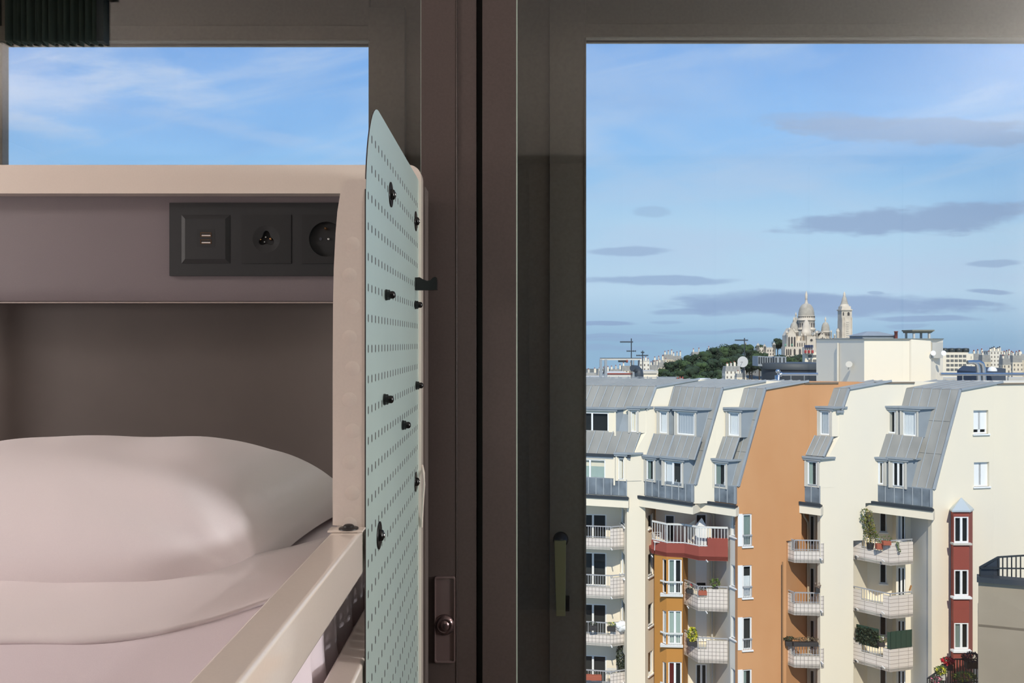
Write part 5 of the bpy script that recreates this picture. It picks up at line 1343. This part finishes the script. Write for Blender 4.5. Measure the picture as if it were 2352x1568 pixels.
for x, y in ((1799.5, 792), (1814.5, 792)):      # green bronze horsemen, a few pixels high
    b = MB(); M_bz = mat('green_bronze', (96, 168, 140), .6)
    b.blob(cp(x, y, -14), (2.4*K, 1*K, 1.1*K), 1, .1); b.blob(cp(x+.6, y-2, -14), (.8*K, .7*K, 1.5*K), 1, .1); b.blob(cp(x-2.2, y-1.4, -14), (.8*K, .5*K, .9*K), 1, .1)
    for dx in (-1.6, 1.6): b.bar(cp(x+dx, y, -14), cp(x+dx, y+4, -14), .5*K, .5*K)
    b.build('bronze_horseman', M_bz, church, label='green bronze statue over the porch')
# bell tower
bt = thing('bell_tower', 'tall square white bell tower with pointed cap right of the great dome', 'tower', P(1953, 800, YC))
def tb(x0, x1, y0, y1, d0, d1, m=None, nm='shaft'): A, Bq = cp(x0, y1, d0), cp(x1, y0, d1); return MB().box(A.x, Bq.x, A.y, Bq.y, A.z, Bq.z).build(nm, m or M_stone, bt)
sh = tb(1942, 1966, 735, 830, 20, 44)
b = MB()
for y in range(738, 778, 5): 
    A = cp(1952, y+2.6, 19.6); b.box(A.x, A.x+6*K, A.y, A.y+.4, A.z, A.z+1.6*K)
b.build('slit_openings', M_dome, sh)
for x in (1943, 1948.5, 1965): tb(x-1, x+1, 728, 830, 18.8, 20, nm='buttress')
sb = tb(1942, 1966, 712, 735, 21, 43, nm='belfry')
b = MB()
for x, w in ((1946, 1.5), (1958, 2.6)): b.add([cp(x-w, 724, 20.8), cp(x+w, 724, 20.8), cp(x+w, 718, 20.8), cp(x+w*.6, 716, 20.8), cp(x, 715.2, 20.8), cp(x-w*.6, 716, 20.8), cp(x-w, 718, 20.8)], [(0,1,2,3,4,5,6)], 0)
b.build('bell_arches', M_void, sb)
tb(1940.5, 1966.5, 709, 712, 19, 45, nm='cornice'); tb(1943, 1964, 702, 709, 22, 42, nm='gallery')
def blathe(prof, x, d, m, nm, n=20, ang0=0.): MB().lathe([(r*K, (784-y)*K) for r, y in prof], cp(x, 784, d), n, ang0=ang0).build(nm, m, bt)
blathe([(10, 709), (10.6, 700), (9, 698), (9, 697)], 1953, 32, M_stone, 'drum'); blathe([(9, 699), (6.5, 690), (4.2, 681), (2.8, 678)], 1953, 32, M_dome, 'pointed_cap')
blathe([(2.4, 679), (3, 676), (2.6, 672), (1.2, 669), (.2, 667)], 1953, 32, M_stone, 'finial', 10)
t = thing('stair_turret', 'small cylindrical white turret left of the bell tower', 'turret', P(1936, 800, YC))
MB().lathe([(3.4*K, (784-830)*K), (3.4*K, (784-762)*K), (3.9*K, (784-761)*K), (3.9*K, (784-759)*K), (3*K, (784-758)*K), (2.6*K, (784-754)*K)], cp(1936, 784, 28), 14).build('turret_wall', M_stone, t)
cbox(1926, 1975, 776, 830, 16, 50, M_slate, 'side_chapel_roof')
# turreted hall on the hill
t = thing('turreted_hall', 'cream hall with two pointed turrets and arched windows left of the church', 'building', P(1762, 815, 900))
Yh = 900; Kh = Yh/F
def hb_(x0, x1, y0, y1, d0, d1, m, nm): A, Bq = P(x0, y1, Yh+d0), P(x1, y0, Yh+d0); return MB().box(A.x, Bq.x, Yh+d0, Yh+d1, A.z, Bq.z).build(nm, m, t)
hb_(1740, 1780, 799, 835, 2, 14, M_stone, 'wall')
b = MB()
for k in range(6):
    for y in (802, 810): x = 1746+k*6; b.add([P(x-1, y+5, Yh+1.5), P(x+1, y+5, Yh+1.5), P(x+1, y+1.5, Yh+1.5), P(x, y, Yh+1.5), P(x-1, y+1.5, Yh+1.5)], [(0,1,2,3,4)], 0)
b.build('arched_windows', M_void, t)
for k in range(9): hb_(1744+k*4, 1746+k*4, 796.5, 799, 2, 3, M_stone, 'merlon')
for x, yt in ((1741, 787), (1778, 785), (1756, 789)):
    b = MB(); c = P(x, 835, Yh+3); r = 3.6*Kh; b.lathe([(r, 0), (r, (835-yt-6)*Kh), (r*1.15, (835-yt-6)*Kh)], c, 12); b.build('turret', M_stone, t)
    b = MB(); b.lathe([(r*1.15, (835-yt-6)*Kh), (r*.5, (835-yt-2.5)*Kh), (.05, (835-yt)*Kh)], c, 12); b.build('turret_roof', M_dome, t)
t = thing('hill_monument', 'small stone pinnacled house below the comb antenna', 'building', P(1713, 815, 860))
b = MB(); b.box(XX(1706, 860), XX(1718, 860), 845, 852, ZZ(825, 860), ZZ(797, 860)); b.build('wall', M_stone, t); b = MB(); b.lathe([(3.5*.48, 0), (1.8*.48, 3), (.1, 6)], P(1713, 797, 848), 8); b.build('spire', M_dome, t)

# ================================================================ near right: taupe building, balcony, plants
Yt = 31
nb = thing('taupe_building', 'nearer taupe building with black-railed roof terrace at the right edge', 'building', (XX(2300, Yt), Yt, GZ))
pN = [(2249, 32.0), (2252, 31.0), (2420, 29.5)]
b = MB()
pts = [Vector((XX(2246, 33.5), 33.5, GZ)), Vector((XX(2247, 31), 31, GZ)), Vector((XX(2420, 30.2), 30.2, GZ)), Vector((XX(2500, 36), 36, GZ))]
zc = ZZ(1334, 31)
b.prism(pts, (0, 0, zc-1.7-GZ)); b.ob((pts[1].x, pts[1].y, zc-1.8), pts[2]-pts[1], (.2, .3, 0), (0, 0, 1.8)); b.build('wall', M_taupe, nb)
b = MB(); q = [Vector((XX(2243, 33.7), 33.7, zc)), Vector((XX(2243.5, 30.85), 30.85, zc)), Vector((XX(2430, 30.0), 30.0, zc)), Vector((XX(2500, 36), 36, zc))]
b.ob(q[1], q[2]-q[1], (.25, .42, 0), (0, 0, .2)); b.build('dark_cornice', M_zdark, nb)
b = MB(); zt = zc+.2
Yr = 31.1
slabp = lambda pts, Y, m, nm: MB().prism([P(x, y, Y) for x, y in pts], (0, .04, 0)).build(nm, m, nb)
slabp([(2251, 1303), (2293, 1280), (2293, 1329), (2251, 1329)], Yr, mat('dark_screen', (44, 52, 62), .5), 'side_screen')
def fence(a, c, r, h, n, w=.035):
    r.bar(a+Vector((0, 0, h)), c+Vector((0, 0, h)), .05, .05)
    r.bar(a+Vector((0, 0, .1)), c+Vector((0, 0, .1)), .04, .04)
    for k in range(n+1): p = a+(c-a)*k/n; r.bar(p, p+Vector((0, 0, h)), w, w, up=(0, 1, 0))
r = MB()
r.bar(P(2250, 1303, Yr-.1), P(2293, 1279, Yr), .06, .06); r.bar(P(2293, 1279, Yr), P(2420, 1271, Yr), .06, .06)
r.bar(P(2250, 1304, Yr-.1), P(2420, 1306, Yr-.1), .05, .05)
for k in range(13): r.bar(P(2293+k*10.2, 1333, Yr), P(2293+k*10.2, 1279-k*.6, Yr), .035, .035, up=(0, 1, 0))
r.bar(P(2251, 1332, Yr-.1), P(2251, 1302, Yr-.1), .05, .05, up=(0, 1, 0)); r.bar(P(2293, 1332, Yr), P(2293, 1279, Yr), .07, .07, up=(0, 1, 0))
r.build('railing', M_blackrail, nb)
# flower balcony at the bottom
Yf_ = 33.5
fb = thing('flower_balcony', 'dark railed balcony with flower boxes at the bottom right, before the red bay', 'balcony', P(2190, 1568, Yf_))
A0 = P(2130, 1558, 33.0); A1 = P(2186, 1512, 36.5); A2 = P(2252, 1512, 36.5); Bp = P(2252, 1560, 33.0)
zf = A0.z-.0
zf = A0.z-1.05
a0 = Vector((A0.x, 33.0, zf)); a1 = Vector((XX(2192, 34.9), 34.9, zf)); a2 = Vector((XX(2256, 34.9), 34.9, zf)); a3 = Vector((XX(2256, 33), 33, zf))
b = MB(); b.prism([p-Vector((0, 0, .35)) for p in (a0, a1, a2, a3)], (0, 0, .3)); b.build('slab', M_zdark, fb)
r = MB(); fence(a0, a1, r, 1.05, 12); fence(a1, a2, r, 1.1, 10); r.bar(a0, a3, .12, .3); r.build('railing', M_blackrail, fb)
def planter(px, py, Y, w, label, leafm, n=160, size=.09, rr=(.3, .2, .22), flower=None, fn=60, pot=M_potd, cat='potted plant', ph=.22, seed=3, dz=.15, fsize=None):
    t = thing('potted_plant', label, cat, P(px, py, Y))
    c = P(px, py, Y); b = MB(); b.box(c.x-w/2, c.x+w/2, Y-.12, Y+.12, c.z-ph, c.z); b.build('pot', pot, t, bevel=.01)
    b = MB(); b.leaves(c+Vector((0, 0, dz)), rr, n, size, (0,), seed); b.build('foliage', leafm, t)
    if flower: b = MB(); b.leaves(c+Vector((0, -.05, dz*1.3)), (rr[0], rr[1], rr[2]*.7), fn, fsize or size, (0,), seed+5); b.build('flowers', flower, t)
planter(2176, 1526, 34.2, .4, 'red geranium in a black box on the balcony rail at the bottom right', M_leafd, 60, .12, (.30, .2, .2), M_flred, 160, fsize=.14)
planter(2230, 1518, 34.8, .5, 'dark plum-leaved plant in a black box left of the taupe wall', mat('plum_leaf', (56, 46, 52), .8), 300, .12, (.42, .25, .26), ph=.3)
planter(2160, 1548, 33.6, .3, 'yellow-green bush in a pale pot below the red geranium', M_leafg, 160, .11, (.26, .2, .22), M_leafy, 60, pot=M_dorm)
planter(2215, 1562, 33.6, .5, 'low green shrub behind the bars at the bottom of the flower balcony', M_leafg, 260, .11, (.55, .25, .25), M_leafy, 60)
planter(2150, 1570, 33.1, .3, 'pink flowering plant at the lowest corner of the flower balcony', M_leafd, 120, .1, (.3, .2, .22), M_flpink, 40)

# plants and things on the balconies opposite
def climber():
    t = thing('climbing_plant', 'tall yellow-green climbing plant on the top tiled balcony of the right column', 'plant', P(1998, 1240, 41.4))
    b = MB()
    for (x, y, r, n) in ((1990, 1180, .34, 150), (1992, 1195, .36, 170), (1996, 1210, .34, 170), (1999, 1222, .36, 170), (2000, 1232, .42, 150), (2008, 1234, .3, 80), (1983, 1190, .2, 60)):
        b.leaves(P(x, y, 41.3), (r, .3, r*.9), n, .10, (0, 1), int(x*y))
    b.build('foliage', [M_leafo, M_leafg], t); MB().tube([P(1999, 1245, 41.3), P(1997, 1215, 41.3), P(1990, 1180, 41.3)], .03, 6).build('stem', M_bark, t)
    MB().lathe([(.15, -.3), (.2, .0)], P(1999, 1247, 41.3), 12).build('pot', M_potd, t)
climber()
planter(2019, 1248, 40.75, .3, 'terracotta pot hung at the top right tiled balcony, beside the climber', M_leafg, 40, .08, (.2, .1, .1), pot=M_pot, ph=.28)
planter(2036, 1242, 40.5, .4, 'terracotta trough with shoots on the top right tiled balcony', M_leafg, 60, .07, (.3, .1, .14), pot=M_pot, ph=.2)
t = thing('trailing_plant', 'green tendril trailing over the corner of the top right tiled balcony', 'plant', P(2063, 1248, 40.55)); b = MB()
for k in range(9): b.leaves(P(2061+k*.7, 1246+k*2.6, 40.52), (.08, .05, .05), 8, .09, (0,), k)
b.build('foliage', M_leafg, t)
t = thing('privacy_hedge', 'dark green artificial hedge along the lower right tiled balcony', 'privacy screen', P(1990, 1475, 41.2)); f = Facet((1967, 41.75), (2018, 41.0))
b = MB(); z0 = FL[2]+1.05; b.ob(f.p(0, z0, -.04), f.u*f.L, f.n*.06, (0, 0, 1.0))
for k in range(8): b.leaves(f.p(f.L*(k+.5)/8, z0+.5, .05), (f.L/12, .05, .5), 90, .12, (1,), k)
b.build('hedge_panel', [M_screen, M_leafd], t)
t = thing('privacy_fabric', 'plain dark green fabric screen on the corner of the lower right tiled balcony', 'privacy screen', P(2060, 1480, 40.6)); f = Facet((2038, 40.68), (2045, 40.58)); g = Facet((2045, 40.58), (2092, 40.9))
b = MB(); b.ob(f.p(0, FL[2]+1.2, 0), f.u*f.L, f.n*.03, (0, 0, .85)); b.ob(g.p(0, FL[2]+1.2, 0), g.u*g.L, g.n*.03, (0, 0, .88))
for k in range(5): b.ob(g.p(g.L*k/4, FL[2]+1.2, .03), g.u*.03, g.n*.02, (0, 0, .9))
b.build('fabric', mat('fabric_green', (42, 66, 52), .8), t)
planter(2024, 1474, 40.85, .3, 'small flowering plant at the foot of the dark green hedge', M_leafg, 70, .08, (.22, .12, .2), M_pvc, 12)
b = MB(); b.bar(P(2089, 1356, 40.8), P(2093, 1344, 40.8), .12, .03); setp(b.build('wooden_board', mat('raw_wood', (196, 140, 84), .7)), 'small wooden board leaning on the middle right tiled balcony rail', 'board')
planter(1590, 1472, 41.9, .5, 'bright yellow-leaved shrub in a dark planter on the lower middle tiled balcony', M_leafy, 260, .13, (.28, .22, .42), M_leafg, 50, dz=.35)
planter(1642, 1345, 41.8, .3, 'green spiky plant on the upper middle tiled balcony under the shutter', M_leafg, 90, .14, (.3, .2, .25))
planter(1613, 1356, 41.8, .45, 'terracotta trough with low plants on the upper middle tiled balcony', M_leafd, 50, .07, (.25, .1, .12), pot=M_pot)
planter(1584, 1352, 42.2, .35, 'red-flowered box at the left end of the upper middle tiled balcony', M_leafd, 60, .08, (.25, .15, .16), M_flred, 12)
planter(1812, 1472, 41.2, .4, 'dark bowl planter at the left end of the lowest centre balcony', M_leafd, 120, .1, (.28, .15, .1), seed=9)
planter(1850, 1474, 40.95, 1.3, 'long dark planter of dry plants along the lowest centre balcony rail', mat('dry_leaf', (96, 84, 62), .9), 200, .09, (.7, .12, .1), ph=.2, cat='planter')
planter(1877, 1350, 40.9, .2, 'thin bare plant at the right end of the middle centre balcony', mat('twig', (120, 104, 92), .8), 40, .09, (.22, .1, .14))
planter(1362, 1437, 43.2, .4, 'dark planter hung on the third left balcony rail, nearest the window frame', M_leafd, 60, .08, (.25, .1, .08))
planter(1404, 1439, 43.2, .45, 'flower box with pale blooms in the middle of the third left balcony', M_leafg, 60, .08, (.28, .12, .12), M_leafy, 20)
planter(1349, 1549, 43.1, .4, 'small terracotta box at the left edge of the lowest left balcony', M_leafd, 20, .06, (.2, .1, .05), pot=M_pot, ph=.26)
planter(1369, 1550, 43.1, .6, 'longer terracotta box on the lowest left balcony', M_leafd, 20, .06, (.2, .1, .05), pot=M_pot, ph=.26)
planter(1427, 1540, 43.9, .4, 'large dark leafy shrub on the lowest left balcony against the wall', M_leafd, 500, .13, (.3, .25, .9), dz=.7)
t = thing('white_laundry', 'heap of white cloth over the right end of the third left balcony', 'cloth', P(1427, 1430, 43.4)); b = MB()
for k, (x, y, r) in enumerate(((1423, 1434, .25), (1431, 1432, .22), (1427, 1440, .3), (1434, 1439, .2))): b.blob(P(x, y, 43.4), (r, .2, r*.8), 2, .3, 2, k)
b.build('cloth', M_pvc, t)
t = thing('lattice_screen', 'white diamond lattice screen on the lowest left balcony', 'screen', P(1403, 1540, 43.6)); b = MB()
for k in range(9): a, c = P(1391+k*2.4, 1550, 43.6), P(1391+k*2.4+6, 1534, 43.6); b.bar(a, c, .04, .02); a, c = P(1391+k*2.4+6, 1550, 43.62), P(1391+k*2.4, 1534, 43.62); b.bar(a, c, .04, .02)
b.build('lattice', M_railw, t)
t = thing('garden_chair', 'white metal chair on the red terrace at its left end', 'chair', P(1512, 1240, 42.7)); b = MB(); c = Vector((XX(1511, 42.8), 42.8, FL[0]+.25))
for dx in (-.22, .22):
    for dy in (-.2, .2): b.bar(c+Vector((dx, dy, 0)), c+Vector((dx*.9, dy, .9 if dy > 0 else .45)), .03, .03, up=(0, 1, 0))
for k in range(4): b.bar(c+Vector((-.2, .2, .5+k*.13)), c+Vector((.2, .2, .5+k*.13)), .03, .02)
b.build('frame', M_railw, t); MB().box(c.x-.24, c.x+.24, c.y-.22, c.y+.22, c.z+.43, c.z+.46).build('seat', M_railw, t)
planter(1537, 1249, 42.5, .14, 'white pot on the floor of the red terrace behind the railing', M_leafg, 20, .05, (.1, .1, .08), pot=M_pvc)
